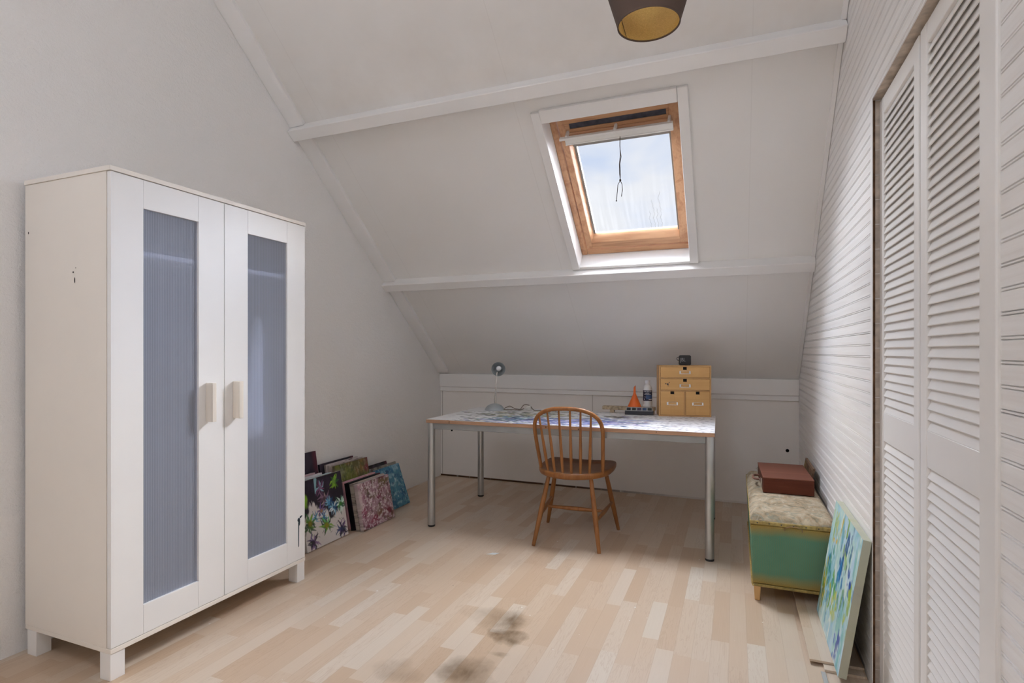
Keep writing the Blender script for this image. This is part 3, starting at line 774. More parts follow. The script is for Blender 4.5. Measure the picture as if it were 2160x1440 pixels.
def p_green(W, H):
    p = p_speckle(W, H, hx('5f5a34'), [(hx('747a35'),.5,.9,5), (hx('8a6a3a'),.56,.8,6), (hx('3f4a2c'),.58,.8,7), (hx('9aa06a'),.66,.6,12)], 31)
    p.blob(W*.42, H*.50, .045, .045, hx('5f8a1f'), .9, .8, .7, 10); p.blob(W*.72, H*.62, .05, .05, hx('8a4f28'), .7, 1, .7, 8); p.blob(W*.95, H*.9, .045, .07, hx('7a2440'), .85, .7, .6, 10)
    p.blob(W*.22, H*.55, .04, .05, hx('9a5a20'), .6, 1, .6, 10); p.blob(W*.08, H*.85, .06, .05, hx('8f8a80'), .7, .9, .6, 10)
    for _ in range(60):
        x, y = p.rng.uniform(0,1)*W, p.rng.uniform(.5,1)*H; p.stroke(x, y, x+p.rng.uniform(-.008,.008), y-p.rng.uniform(.02,.05), .0022, [hx('a8a27a'), hx('4a5428'), hx('c0b8a0')][p.rng.integers(3)], .6)
    return p
def p_dark(W, H, base='2a2030', seed=41):
    p = p_speckle(W, H, hx(base), [(hx('3a3040'),.5,.8,5), (hx('4f2434'),.62,.6,4)], seed, .005)
    for _ in range(14):
        x, y = W*.62+p.rng.uniform(-.06,.08), H*.72+p.rng.uniform(-.06,.05); a = p.rng.uniform(-.5,1.2); p.stroke(x, y, x+math.cos(a)*.05, y+math.sin(a)*.04, .004, hx('77707c'), .5)
    p.lay(np.clip((p.u-W*.86)/(W*.1),0,1)*np.clip((p.v-H*.6)/(H*.2),0,1)*.6, hx('6a2436'))
    return p
def p_plain(W, H, a, b, seed): return p_speckle(W, H, hx(a), [(hx(b),.52,.9,5), (hx('e4e2de'),.66,.6,12)], seed, .006, 3)
def p_right(W, H):
    p = Paint(W, H, .0035, hx('b8d8d4'), 51)
    for c, th, k, cy, cx in ((hx('8fc4d2'),.48,.9,3,7), (hx('dfe8e0'),.55,.9,4,10), (hx('b9d4e6'),.56,.85,3,9), (hx('78bdb4'),.60,.7,4,12)):
        p.lay(np.clip((p.fb(cy,cx,4)-th)*8,0,1)*k, c)
    R = p.rng
    for cx, cy, n, cols in ((.55,.62,26,['1f7ab8','2f8fc6','145a9c']), (.16,.80,14,['9ab52a','c2c23a','d8b62a']), (.2,.50,26,['1a5f9c','2f8a9c','3f9a78']), (.10,.34,20,['d8b414','b8b41f','6f9a1f']), (.70,.42,16,['2a7ab0','5f9a4a']),
                        (.45,.40,26,['6fae3a','8fbf4a','2f9a8a']), (.62,.78,22,['1f6fb0','2f4f6a','8fb83a']), (.80,.12,10,['1440a0','2a62b4']), (.86,.60,8,['1a50a8','1f62b0']), (.08,.18,18,['3f6a2f','2f7a5a','7a9a2a']), (.30,.20,16,['4f9ab8','8fc0d0','b8b83a']), (.88,.42,10,['b8c43a','8fae3a']),
                        (.40,.86,16,['c8b43a','e0e4d8','6fb0c0']), (.72,.90,12,['1f5a94','3f7a9a']), (.50,.08,14,['d8e0d4','a8ccd8']), (.55,.25,14,['d8e4e0','90c8d8','c8c84a'])):
        for _ in range(max(4, n//2)):
            x = (cx+R.normal(0,.06))*W; y = (cy+R.normal(0,.07))*H
            p.blob(x, y, R.uniform(.008,.022), R.uniform(.014,.045), hx(cols[R.integers(len(cols))]), R.uniform(.55,.95), .35, 1.1, 16)
        for _ in range(n//3):
            x = (cx+R.normal(0,.05))*W; y = (cy+R.normal(0,.06))*H; l = R.uniform(.02,.06)
            p.stroke(x, y, x+R.uniform(-.008,.008), y-l, R.uniform(.004,.010), hx(cols[R.integers(len(cols))]), R.uniform(.5,.9))
    for _ in range(60):
        x, y = R.uniform(0,1)*W, R.uniform(.05,1)*H; p.stroke(x, y, x, y-R.uniform(.02,.06), R.uniform(.003,.006), hx(['e6ece6','d0e4e8','a4d4dc'][R.integers(3)]), .6)
    p.blob(W*.88, H*.615, .022, .018, hx('124aa8'), .95, .25, .3); p.blob(W*.83, H*.19, .025, .030, hx('1440a4'), .9, .4, .6)
    return p

# stack at the wardrobe
canvas('canvas_painting', .36, .398, .020, 2.857, -2.258, .163, p_thistle(.36,.398), hx('c8bfb4'), 'front canvas of thistle flowers, dark purple above and white below', 'canvases beside the wardrobe')
canvas('canvas_painting', .36, .398, .018, 2.803, -2.283, .163, p_plain(.36,.398,'a9c4cf','7f9db0',61), hx('b4c6cf'), 'pale blue edged canvas directly behind the thistle painting', 'canvases beside the wardrobe', side2=.2)
canvas('canvas_painting', .30, .405, .018, 2.745, -2.306, .163, p_plain(.30,.405,'d9d6d6','c0b6bc',62), hx('d4d0d2'), 'plain white edged canvas third from the front in the thistle stack', 'canvases beside the wardrobe', side2=.2)
canvas('canvas_painting', .30, .408, .030, 2.712, -2.329, .163, p_plain(.30,.408,'c9a9ae','a8384a',63), hx('d6cfd0'), 'white canvas with red spotted edge in front of the tall dark painting', 'canvases beside the wardrobe', side2=.55)
canvas('canvas_painting', .34, .512, .024, 2.852, -2.432, .163, p_dark(.34,.512), hx('55505a'), 'tall dark purple canvas leaning behind the thistle stack', 'canvases beside the wardrobe')
# stack in the middle, against the wall
canvas('canvas_painting', .345, .400, .020, 3.290, -2.374, .163, p_green(.345,.400), hx('8f8378'), 'olive green and orange abstract canvas behind the pink painting', 'canvases in the middle stack')
canvas('canvas_painting', .345, .404, .018, 3.270, -2.398, .163, p_plain(.345,.404,'b0a29c','8f7f7a',71), hx('cdc4be'), 'beige edged canvas directly behind the olive green painting', 'canvases in the middle stack', side2=.2)
canvas('canvas_painting', .330, .410, .016, 3.245, -2.420, .163, p_plain(.33,.41,'bfb4b4','6f5a5a',72), hx('c4b8b4'), 'canvas with blotchy white edge second behind the olive green painting', 'canvases in the middle stack', side2=.4)
canvas('canvas_painting', .340, .418, .016, 3.220, -2.440, .163, p_dark(.34,.418,'26242c',42), hx('3a3844'), 'dark edged canvas against the wall behind the olive green painting', 'canvases in the middle stack')
# pink stack
canvas('canvas_painting', .342, .298, .028, 3.268, -2.190, .19, p_pink(.342,.298), hx('cfc4c0'), 'pink and magenta speckled canvas in front of the middle stack', 'canvases in the middle stack')
def p_lines(W, H):
    p = Paint(W, H, .0035, hx('b9aca0'), 81)
    for k in range(30):
        if p.rng.random() < .5: y = H*(k+.5)/30; p.stroke(0, y, W*.2, y+.003, .0022, hx('2f2828'), p.rng.uniform(.5,.95))
    return p
canvas('canvas_painting', .342, .300, .026, 3.266, -2.2235, .19, p_lines(.342,.300), hx('b9aca0'), 'beige canvas with black lined edge just behind the pink painting', 'canvases in the middle stack', side2=.8)
canvas('canvas_painting', .342, .302, .034, 3.264, -2.254, .19, p_dark(.342,.302,'121016',43), hx('0c0b0e'), 'thick black edged canvas behind the lined one in the pink stack', 'canvases in the middle stack', side2=.1)
canvas('canvas_painting', .342, .304, .030, 3.262, -2.294, .19, p_plain(.342,.304,'c896a4','d8a0a0',84), hx('c9a4ac'), 'rose pink edged canvas rearmost in the pink stack', 'canvases in the middle stack', side2=.5)
# blue stack
canvas('canvas_painting', .300, .310, .020, 3.620, -2.288, .36, p_blue(.30,.31), hx('8aa8b4'), 'blue abstract canvas nearest the table', 'canvases in the blue stack')
canvas('canvas_painting', .330, .318, .022, 3.632, -2.322, .36, p_plain(.33,.318,'8a8478','4f4a44',91), hx('9a948a'), 'grey edged canvas behind the blue painting', 'canvases in the blue stack', side2=.3)
canvas('canvas_painting', .275, .330, .022, 3.575, -2.362, .36, p_dark(.275,.33,'141418',44), hx('1a1a1e'), 'black edged canvas at the wall behind the blue painting', 'canvases in the blue stack', side2=.2)

# ------------------------------------------------------------------ table
TH = .705
tb = thing('table', 'long white table spattered with paint, on round grey steel legs', 'table', (-1.885, 3.172, 0), math.radians(1.5))
TW, TD = 1.782, .862
def p_desk():
    p = Paint(TW, TD, .0052, hx('e6e6e6'), 101); R = p.rng
    p.lay(np.clip((p.fb(10,5,4)-.5)*4,0,1)*.35, hx('cfcfd0'))
    def cluster(cx, cy, sx, sy, n, cols, l0=.015, l1=.085, w0=.006, w1=.019, k0=.75):
        for _ in range(int(n*1.1)):
            x = cx+R.normal(0,sx); y = cy+R.normal(0,sy); a = R.normal(0,.35); l = R.uniform(l0,l1)
            p.stroke(x, y, x+math.cos(a)*l, y+math.sin(a)*l, R.uniform(w0,w1), hx(cols[R.integers(len(cols))]), R.uniform(k0,.95))
    cluster(.55,.22,.14,.10,150,['2f6f7c','1f4f6a','3f8f8f','24365f','7fa8b0','1a2a4a'])
    cluster(.85,.20,.22,.12,260,['2f3f86','4a5aa6','6f74b8','38457a','8f8fbc','5a6a80','c7c9e0'])
    cluster(1.10,.30,.14,.12,120,['3a4fa0','5a74c0','2f5a7a','6a6a90'])
    cluster(1.20,.30,.22,.16,90,['8f8a9a','b8a8c0','6a6478','7a5a6a','a09ab8'],k0=.3)
    cluster(.55,.50,.20,.10,120,['8a8a5a','6f6a4a','a8a880','5a6a4a','b8b49a'])
    cluster(.85,.45,.30,.15,110,['5a6a7a','7a8a8a','8f8f70','4a4a5a'],k0=.35)
    cluster(.30,.40,.16,.18,36,['4a4a44','6a6a60','7f7a6a'],k0=.5); cluster(1.15,.55,.06,.03,22,['5a4a34','7a6a4a','3f3a2a'])
    cluster(1.5,.25,.2,.18,50,['b8a4b8','9a9ab0','7a6a7a','c8b8c8'],.003,.014,k0=.35)
    p.lay(np.clip((p.u-1.35)/.2,0,1)*.45, hx('e6e4ea'))
    for _ in range(900):
        x, y = R.uniform(.15,TW), R.uniform(0,TD); p.stroke(x, y, x+R.uniform(.003,.022), y+R.uniform(-.006,.006), R.uniform(.0035,.010), hx(['3a3a40','5a4a5a','3f4f5f','78706a','2a2222'][R.integers(5)]), R.uniform(.35,.85))
    return p
pd = p_desk()
verts = []; faces = []; nx, ny = pd.nx, pd.ny
for j in range(ny):
    for i in range(nx): verts.append((TW*i/(nx-1), TD*j/(ny-1), TH))
for j in range(ny-1):
    for i in range(nx-1): a_ = j*nx+i; faces.append((a_, a_+1, a_+nx+1, a_+nx))
me = bpy.data.meshes.new('tabletop'); me.from_pydata(verts, [], faces); me.update()
at = me.color_attributes.new('paint', 'FLOAT_COLOR', 'POINT'); buf = np.ones((len(verts),4)); buf[:,:3] = pd.c.reshape(-1,3); at.data.foreach_set('color', buf.ravel())
me.materials.append(M['desktop']); o = bpy.data.objects.new('tabletop', me); COL.objects.link(o); o.parent = tb; o['label'] = 'white top covered in blue and violet paint marks'; WM[o.name] = WM[tb.name].copy()
m = MB(); m.box((0,0,TH-.0225), (TW,TD,TH-.0006)); ed = obj('edge_band', m, 'edge', o, False, .001); ed['label'] = 'bare beech coloured edge'
for (x, z, w, h) in ((.168, TH-.012, .0035, .014), (.82, TH-.013, .004, .010), (1.02, TH-.016, .004, .010), (1.47, TH-.010, .003, .008)):
    obj('paint_fleck', MB().box((x, -.0008, z-h/2), (x+w, .001, z+h/2)), 'notch', o, False)
fr = MB(); zt, zb_ = TH-.023, TH-.062
fr.box((.048,.012,zb_), (TW-.048,.034,zt)); fr.box((.048,TD-.034,zb_), (TW-.048,TD-.012,zt)); fr.box((.012,.048,zb_), (.034,TD-.048,zt)); fr.box((TW-.034,.048,zb_), (TW-.012,TD-.048,zt))
obj('underframe', fr, 'steel', tb, False, .002)
for x in (.0265, TW-.0265):
    for y in (.0265, TD-.0265):
        lg = obj('leg', MB().lathe([(.0235,.012), (.0240,.02), (.0240,TH-.0235)], (x,y,0), 28), 'steel2', tb)
        obj('foot_cap', MB().lathe([(.0225,0), (.0238,.003), (.0238,.0118)], (x,y,0), 28), 'black', lg)

# ------------------------------------------------------------------ chair
ch = thing('spindle_back_chair', 'honey coloured wooden chair with bowed spindle back at the table', 'chair', (-.925,3.34,0), math.radians(2.6))
def catmull(pts, n=8, closed=False):
    P = [Vector(p) for p in pts]; out = []; L = len(P)
    rng_ = range(L if closed else L-1)
    for i in rng_:
        g = (lambda k: P[k % L]) if closed else (lambda k: P[min(max(k,0),L-1)])
        p0, p1, p2, p3 = g(i-1), g(i), g(i+1), g(i+2)
        for k in range(n):
            t_ = k/n
            out.append(.5*((2*p1) + (p2-p0)*t_ + (2*p0-5*p1+4*p2-p3)*t_*t_ + (3*p1-p0-3*p2+p3)*t_**3))
    if not closed: out.append(P[-1])
    return out
seat_half = [(0,.254), (.07,.258), (.13,.270), (.185,.280), (.214,.262), (.226,.215), (.231,.14), (.228,.05), (.221,-.02), (.205,-.078), (.172,-.137), (.125,-.183), (.065,-.215), (0,-.228)]
so = [(x,y,0) for x, y in seat_half] + [(-x,y,0) for x, y in seat_half[-2:0:-1]]
so = catmull(so, 4, True)
m = MB(); cen = Vector((0,.03,0)); layers = []
ST_ = .437
def ring(f, z): return m.verts([(cen.x+(p.x-cen.x)*f, cen.y+(p.y-cen.y)*f, z) for p in so])
rings = [ring(.93,ST_-.037), ring(.975,ST_-.033), ring(.995,ST_-.024), ring(1.0,ST_-.012), ring(.992,ST_-.004), ring(.972,ST_-.0005), ring(.93,ST_)]
for f, z in ((.80,ST_-.003), (.62,ST_-.009), (.4,ST_-.012), (.18,ST_-.013)): rings.append(ring(f, z))
n = len(so)
for i in range(len(rings)-1):
    for k in range(n):
        l = (k+1) % n; m.bm.faces.new((rings[i][k], rings[i][l], rings[i+1][l], rings[i+1][k]))
m.bm.faces.new(rings[0][::-1]); m.bm.faces.new(rings[-1])
so_ = obj('seat', m, 'chairseat', ch, smooth=60); so_['label'] = 'worn dark brown saddle seat'
so_.data.materials.append(M['chair'])
for p in so_.data.polygons:
    if p.center.z < ST_-.002 and Vector((p.center.x, p.center.y-.03, 0)).length > .19 or p.normal.z < -.5: p.material_index = 1
hoop = [(-.196,-.083,.425), (-.201,-.110,.50), (-.209,-.145,.60), (-.213,-.172,.69), (-.199,-.192,.752), (-.160,-.205,.791), (-.10,-.212,.814), (-.04,-.215,.821), (.04,-.215,.821), (.10,-.212,.814), (.160,-.205,.791), (.199,-.192,.752), (.213,-.172,.69), (.209,-.145,.60), (.203,-.110,.50), (.197,-.083,.425)]
# outer measurements -> centre line of the bow
hoop = [(x*.965, y, z-.006 if z > .7 else z) for x, y, z in hoop]
hp = catmull(hoop, 6); nh = len(hp)
obj('bow', MB().tube(hp, [.0105+.0018*math.sin(PI*i/(nh-1)) for i in range(nh)], 14), 'chair', ch)
bots = [(-.125,-.155), (-.077,-.183), (-.026,-.196), (.026,-.196), (.077,-.183), (.125,-.155)]
tops = [(-.172,-.196,.768), (-.120,-.205,.799), (-.048,-.211,.812), (.020,-.211,.813), (.083,-.209,.806), (.143,-.203,.789)]
for (bx, by), tp in zip(bots, tops):
    a_, b_ = Vector((bx,by,ST_-.014)), Vector(tp)
    pts = [a_.lerp(b_, k/10) for k in range(11)]
    rr = [.0072,.0080,.0088,.0093,.0092,.0086,.0079,.0073,.0067,.0062,.0058]
    obj('spindle', MB().tube(pts, rr, 12), 'chair', ch)
legs = {'bl': ((-.128,-.130,.405), (-.196,-.232,0)), 'br': ((.128,-.130,.405), (.196,-.232,0)), 'fl': ((-.160,.165,.405), (-.236,.232,0)), 'fr': ((.160,.165,.405), (.236,.232,0))}
for k_, (a_, b_) in legs.items():
    a_, b_ = Vector(a_), Vector(b_)
    pts = [a_.lerp(b_, k/10) for k in range(11)]
    obj('leg', MB().tube(pts, [.0115,.0125,.0135,.0145,.0152,.0155,.0152,.0142,.013,.0118,.0108], 16), 'chair', ch)
def leg_at(k_, z):
    a_, b_ = Vector(legs[k_][0]), Vector(legs[k_][1]); return a_.lerp(b_, (a_.z-z)/(a_.z-b_.z))
mids = []
for s_ in ('l', 'r'):
    a_, b_ = leg_at('b'+s_, .165), leg_at('f'+s_, .185); mids.append(a_.lerp(b_, .5))
    obj('stretcher', MB().tube([a_.lerp(b_, k/10) for k in range(11)], [.008,.0085,.0095,.011,.0125,.013,.0125,.011,.0095,.0085,.008], 12), 'chair', ch)
a_, b_ = mids
obj('stretcher', MB().tube([a_.lerp(b_, k/10) for k in range(11)], [.008,.009,.010,.0115,.013,.0135,.013,.0115,.010,.009,.008], 12), 'chair', ch)
m = MB()
for i, (dx, dz) in enumerate(((0,0),(.02,-.008),(-.012,.004))):
    q = hp[int(nh*.66)+i*2]; m.lathe([(.0005,.0), (.003,.001), (.0005,.0022)], (q.x, q.y-.001, q.z+.0105), 8)
obj('paint_spot', m, 'print', ch)

# ------------------------------------------------------------------ things on the table
def T2W(x, y): v = WM[tb.name] @ Vector((x, y, 0)); return v.x, v.y
# desk lamp
lx, ly = -1.700, 3.872
lp = thing('desk_lamp', 'small grey desk lamp with round shade on the left of the table', 'lamp', (lx, ly, TH))
ba = MB().lathe([(.074,0), (.076,.004), (.070,.016), (.056,.032), (.034,.044), (.014,.049), (.010,.050)], (0,0,0), 32)
obj('base', ba, 'lampgrey', lp)
top = Vector((.020, -.006, .272))
obj('stem', MB().tube([(-.002,.0,.046), (.004,-.002,.12), (.012,-.004,.20), tuple(top)], .0032, 10), 'chrome', lp)
obj('stem', MB().tube([(.010,.0,.046), (.013,-.002,.12), (.017,-.004,.20), (top.x+.003, top.y, top.z)], .0032, 10), 'chrome', lp)
dirv = (Vector((0,0,1.151)) - Vector((lx, ly, TH+.305))).normalized(); dirv = (dirv + Vector((.02,0,-.06))).normalized()
rot = dirv.to_track_quat('Z', 'Y').to_matrix().to_4x4()
hd = Matrix.Translation(Vector((.036, -.012, .312))) @ rot
sh = MB().lathe([(.012,-.062), (.022,-.060), (.034,-.045), (.046,-.022), (.0535,0), (.0525,.0005), (.044,-.022), (.032,-.043), (.020,-.056), (.012,-.0565)], (0,0,0), 32, hd, True)
hs = obj('shade', sh, 'lampgrey', lp)
obj('bulb', MB().lathe([(.010,-.056), (.011,-.040), (.017,-.026), (.0195,-.014), (.017,-.003), (.010,.003), (.003,.005)], (.004,.004,0), 20, hd), 'bulb', lp)
obj('joint', MB().tube([tuple(top), (.028,-.010,.285), tuple(hd @ Vector((0,-.030,-.045)))], .006, 10), 'chrome', lp)
# lamp cord with plug
t = thing('power_cord', 'taupe lamp cord coiled on the table beside the desk lamp', 'cord', (-1.60, 3.92, TH))
cpts = catmull([(-1.632,3.90,TH+.012), (-1.60,3.93,TH+.028), (-1.57,3.95,TH+.010), (-1.54,3.94,TH+.0064), (-1.50,3.90,TH+.012), (-1.47,3.90,TH+.045), (-1.43,3.91,TH+.040), (-1.40,3.92,TH+.0064), (-1.35,3.90,TH+.0064), (-1.28,3.93,TH+.0064), (-1.22,3.91,TH+.0064)], 6)
obj('cable', MB().tube(cpts, .0032, 8), 'cord', t, True)
cpts = catmull([(-1.632,3.88,TH+.006), (-1.60,3.87,TH+.0064), (-1.55,3.89,TH+.0064), (-1.50,3.88,TH+.0064), (-1.46,3.87,TH+.02)], 6)
obj('cable', MB().tube(cpts, .0032, 8), 'cord', t, True)
m = MB(); m.lathe([(.006,0), (.012,.004), (.018,.018), (.018,.034), (.012,.036)], (0,0,0), 16, Matrix.Translation((-1.445,3.875,TH+.0205)) @ Matrix.Rotation(1.9, 4, 'Z') @ Matrix.Rotation(math.radians(82), 4, 'X'))
obj('plug', m, 'plug', t, True)

# wooden stand with feet, at the back edge
stn = thing('wooden_stand', 'low paint-smeared wooden stand along the back edge of the table', 'stand', (-.70, 4.060, TH), math.radians(3))
obj('board', MB().box((-.205,-.031,.022), (.170,.031,.046)), 'paintwood', stn, False, .002)
for x in (-.150, .135): obj('foot', MB().box((x,-.029,0), (x+.028,.029,.0218)), 'paintwood', stn, False, .001)
# funnel
t = thing('funnel', 'orange plastic funnel upside down on the wooden stand', 'funnel', (-.676, 4.058, TH+.0465))
fc = MB()
fc.lathe([(.0475,0), (.049,.002), (.0475,.005), (.0135,.083), (.0085,.098), (.0065,.140), (.0052,.140), (.0072,.098), (.012,.083), (.046,.004)], (0,0,0), 28, None, True)
for v in fc.bm.verts:
    if v.co.z > .12: v.co.z += (v.co.x*1.4) + .006
obj('cone', fc, 'orange', t)
# bottle
bt = thing('bottle', 'white plastic bottle with dark blue label on the wooden stand', 'bottle', (-.584, 4.060, TH+.0465))
obj('body', MB().lathe([(.030,0), (.0325,.004), (.0325,.020), (.0315,.022), (.0325,.025), (.0325,.128), (.031,.138), (.025,.152), (.016,.160), (.0135,.163), (.0135,.168)], (0,0,0), 32), 'bottle', bt)
obj('cap', MB().lathe([(.0155,.168), (.0162,.170), (.0162,.192), (.0145,.194)], (0,0,0), 24), 'print', bt)
def lab(z0, z1, a0, a1, r, mat, nm, par):
    m = MB(); n = 16; A = []; 
    for k in range(n+1):
        a_ = a0+(a1-a0)*k/n; A.append((m.bm.verts.new((r*math.cos(a_), r*math.sin(a_), z0)), m.bm.verts.new((r*math.cos(a_), r*math.sin(a_), z1))))
    for k in range(n): m.bm.faces.new((A[k][0], A[k+1][0], A[k+1][1], A[k][1]))
    return obj(nm, m, mat, par)
fa = math.atan2(-4.06, .584)
lb = lab(.047, .121, fa-1.25, fa+1.25, .0328, 'label', 'label', bt)
lab(.058, .088, fa-.35, fa+1.25, .0329, 'labelblue', 'label_band', lb)
def textline(z, h, segs, r=.0330):
    m = MB()
    for a0, a1 in segs:
        n = 3; A = []
        for k in range(n+1):
            a_ = fa+a0+(a1-a0)*k/n; A.append((m.bm.verts.new((r*math.cos(a_), r*math.sin(a_), z)), m.bm.verts.new((r*math.cos(a_), r*math.sin(a_), z+h))))
        for k in range(n): m.bm.faces.new((A[k][0], A[k+1][0], A[k+1][1], A[k][1]))
    return obj('lettering', m, 'print', lb)
textline(.109, .006, [(-.95+i*.20, -.95+i*.20+(.15 if i % 3 else .09)) for i in range(10)])
textline(.0995, .0035, [(-.45+i*.17, -.45+i*.17+.12) for i in range(5)])
textline(.0925, .0030, [(-.85+i*.17, -.85+i*.17+.12) for i in range(10)])
textline(.073, .0028, [(-.80+i*.15, -.80+i*.15+.10) for i in range(4)])
textline(.054, .0065, [(.25+i*.17, .25+i*.17+.13) for i in range(5)]); textline(.055, .007, [(-.80,-.60)])
# watercolour set
ps = thing('paint_set', 'charcoal box of five paint pans in front of the orange funnel', 'paint box', (-.630, 3.978, TH), math.radians(7.5))
obj('box', MB().box((-.098,-.034,0), (.098,.026,.026)), 'tray', ps, False, .0015)
obj('tray', MB().hexa([(-.094,-.020,.0262),(.094,-.020,.0262),(.094,.026,.0262),(-.094,.026,.0262),(-.090,.002,.046),(.090,.002,.046),(.090,.026,.049),(-.090,.026,.049)]), 'traygrey', ps, False, .001)
for k, c in enumerate(('1c1e22','2a3a36','4a3a55','3f5578','23282c')):
    x = -.072+k*.036
    mm = simple('pan_'+str(k), hx(c), .35, var=.3, vscale=80)
    o = obj('paint_pan', MB().hexa([(x-.0135,-.0150,.0305),(x+.0135,-.0150,.0305),(x+.0135,.000,.0445),(x-.0135,.000,.0445),(x-.0135,-.0175,.033),(x+.0135,-.0175,.033),(x+.0135,-.0015,.0475),(x-.0135,-.0015,.0475)]), mm, ps, False, .0008)
# drawer chest
dc = thing('drawer_chest', 'birch mini chest of four drawers at the right end of the table', 'drawer chest', (-.487, 3.924, TH), math.radians(12.8))
DW, DH, DD = .345, .349, .165
tk = .009
m = MB(); m.box((0,0,0), (tk,DD,DH)); m.box((DW-tk,0,0), (DW,DD,DH)); m.box((tk,0,DH-tk), (DW-tk,DD,DH)); m.box((tk,0,0), (DW-tk,DD,tk)); m.box((tk,DD-.006,tk), (DW-tk,DD,DH-tk))
z1, z2 = .176, .262
m.box((tk,0,z1-.0035), (DW-tk,DD-.006,z1+.0035)); m.box((tk,0,z2-.0035), (DW-tk,DD-.006,z2+.0035)); m.box((DW/2-.0035,0,tk), (DW/2+.0035,DD-.006,z1-.0035))
obj('case', m, 'birchcase', dc, False, .001)
def drawer(x0, x1, z0, z1, dy, holder_z, out=0):
    g = .0016; xc = (x0+x1)/2; nw, nh_ = .0125, .019
    m = MB(); yf = dy
    m.box((x0+g,yf,z0+g), (xc-nw,yf+.010,z1-g)); m.box((xc+nw,yf,z0+g), (x1-g,yf+.010,z1-g)); m.box((xc-nw,yf,z0+g), (xc+nw,yf+.010,z1-g-nh_))
    m.box((x0+g+.002,yf+.010,z0+g), (x1-g-.002,DD-.012,z0+g+.004))
    for xx in (x0+g, x1-g-.004): m.box((xx,yf+.010,z0+g), (xx+.004,DD-.012,z1-g-.004))
    d = obj('drawer', m, 'birch', dc, False, .0006)
    obj('finger_notch', MB().box((xc-nw,yf+.0088,z1-g-nh_), (xc+nw,yf+.0098,z1-g)), 'notch', d)
    # label holder
    m = MB(); w, h = .030, .011; zc = holder_z
    m.box((xc-w,yf-.0022,zc-h), (xc+w,yf-.0002,zc-h+.0035)); m.box((xc-w,yf-.0022,zc-h), (xc-w+.0035,yf-.0002,zc+h)); m.box((xc+w-.0035,yf-.0022,zc-h), (xc+w,yf-.0002,zc+h)); m.box((xc-w,yf-.0016,zc+h-.0018), (xc+w,yf-.0002,zc+h))
    for sx in (-1, 1): m.box((xc+sx*(w+.0035)-.0035,yf-.0018,zc-h), (xc+sx*(w+.0035)+.0035,yf-.0002,zc+h*.9))
    obj('label_holder', m, 'chrome', d, False, .0006)
    return d
da = drawer(tk, DW-tk, z2+.0035, DH-tk, .0012, .302)
db = drawer(tk, DW-tk, z1+.0035, z2-.0035, -.002, .211)
drawer(tk, DW/2-.0035, tk, z1-.0035, .0012, .088)
drawer(DW/2+.0035, DW-tk, tk, z1-.0035, -.003, .088)
m = MB()
for (x, z, r) in ((.045,.224,.004), (.058,.221,.006), (.068,.232,.003), (.060,.210,.003)): m.poly([(x+r*math.cos(k*PI/4)*(1+.4*(k % 2)), -.0026, z+r*math.sin(k*PI/4)) for k in range(8)])
obj('paint_spot', m, 'pot', db, smooth=0)
# speaker
sp = thing('speaker', 'small black portable speaker on top of the birch drawer chest', 'speaker', tuple(WM[dc.name] @ Vector((.180, .060, DH+.0004))), math.radians(8))
sw, shh, sd_ = .081, .070, .030
def rrect(w, h, r, n=6, z0=0):
    pts = []
    for cx, cy, a0 in ((w/2-r, h-r, 0), (-w/2+r, h-r, PI/2), (-w/2+r, r, PI), (w/2-r, r, 1.5*PI)):
        for k in range(n+1): a_ = a0 + k*PI/2/n; pts.append((cx+r*math.cos(a_), cy+r*math.sin(a_)+z0))
    return pts
m = MB(); m.prism(rrect(sw, shh, .012), 'y', -sd_/2, sd_/2); bd = obj('body', m, 'black', sp, False, .004, seg=3)
m = MB(); m.tube([(-sw/2+.002,0,.054), (-sw/2-.009,0,.055), (-sw/2-.0125,0,.048), (-sw/2-.012,0,.040), (-sw/2-.006,0,.035), (-sw/2+.002,0,.036)], .0022, 10); obj('loop', m, 'black', sp)
cu = bpy.data.curves.new('brand_letters', 'FONT'); cu.body = 'JBL'; cu.size = .046; cu.extrude = .0004
to = bpy.data.objects.new('lettering_tmp', cu); COL.objects.link(to)
dg = bpy.context.evaluated_depsgraph_get(); me = bpy.data.meshes.new_from_object(to.evaluated_get(dg)); bpy.data.objects.remove(to)
xs = [v.co.x for v in me.vertices]; ys = [v.co.y for v in me.vertices]
me.transform(Matrix.Translation((-sw/2+.007, -sd_/2-.0006, .019)) @ Matrix.Rotation(PI/2, 4, 'X') @ Matrix.Diagonal((.038/(max(xs)-min(xs)), .032/(max(ys)-min(ys)), 1, 1)) @ Matrix.Translation((-min(xs), -min(ys), 0)))
me.materials.append(M['logo']); lo_ = bpy.data.objects.new('lettering', me); COL.objects.link(lo_); lo_.parent = bd

# ------------------------------------------------------------------ wicker chest and what is on and around it
CX0, CX1, CY0, CY1 = .064, .420, 2.795, 3.830
cb = thing('wicker_chest', 'green woven blanket chest with floral padded lid by the right wall', 'chest', (.24, 3.3, 0))
ins = .012
m = MB(); m.hexa([(CX0+ins,CY0+ins*.6,.078),(CX1-ins*.4,CY0+ins*.6,.078),(CX1-ins*.4,CY1-ins,.078),(CX0+ins,CY1-ins,.078),(CX0,CY0,.352),(CX1,CY0,.352),(CX1,CY1,.352),(CX0,CY1,.352)])
obj('body', m, 'wicker', cb, True, .006)
m = MB(); m.box((CX0-.002,CY0-.003,.3535), (CX1+.001,CY1,.372)); lid = obj('lid', m, 'rattan', cb, True, .004)
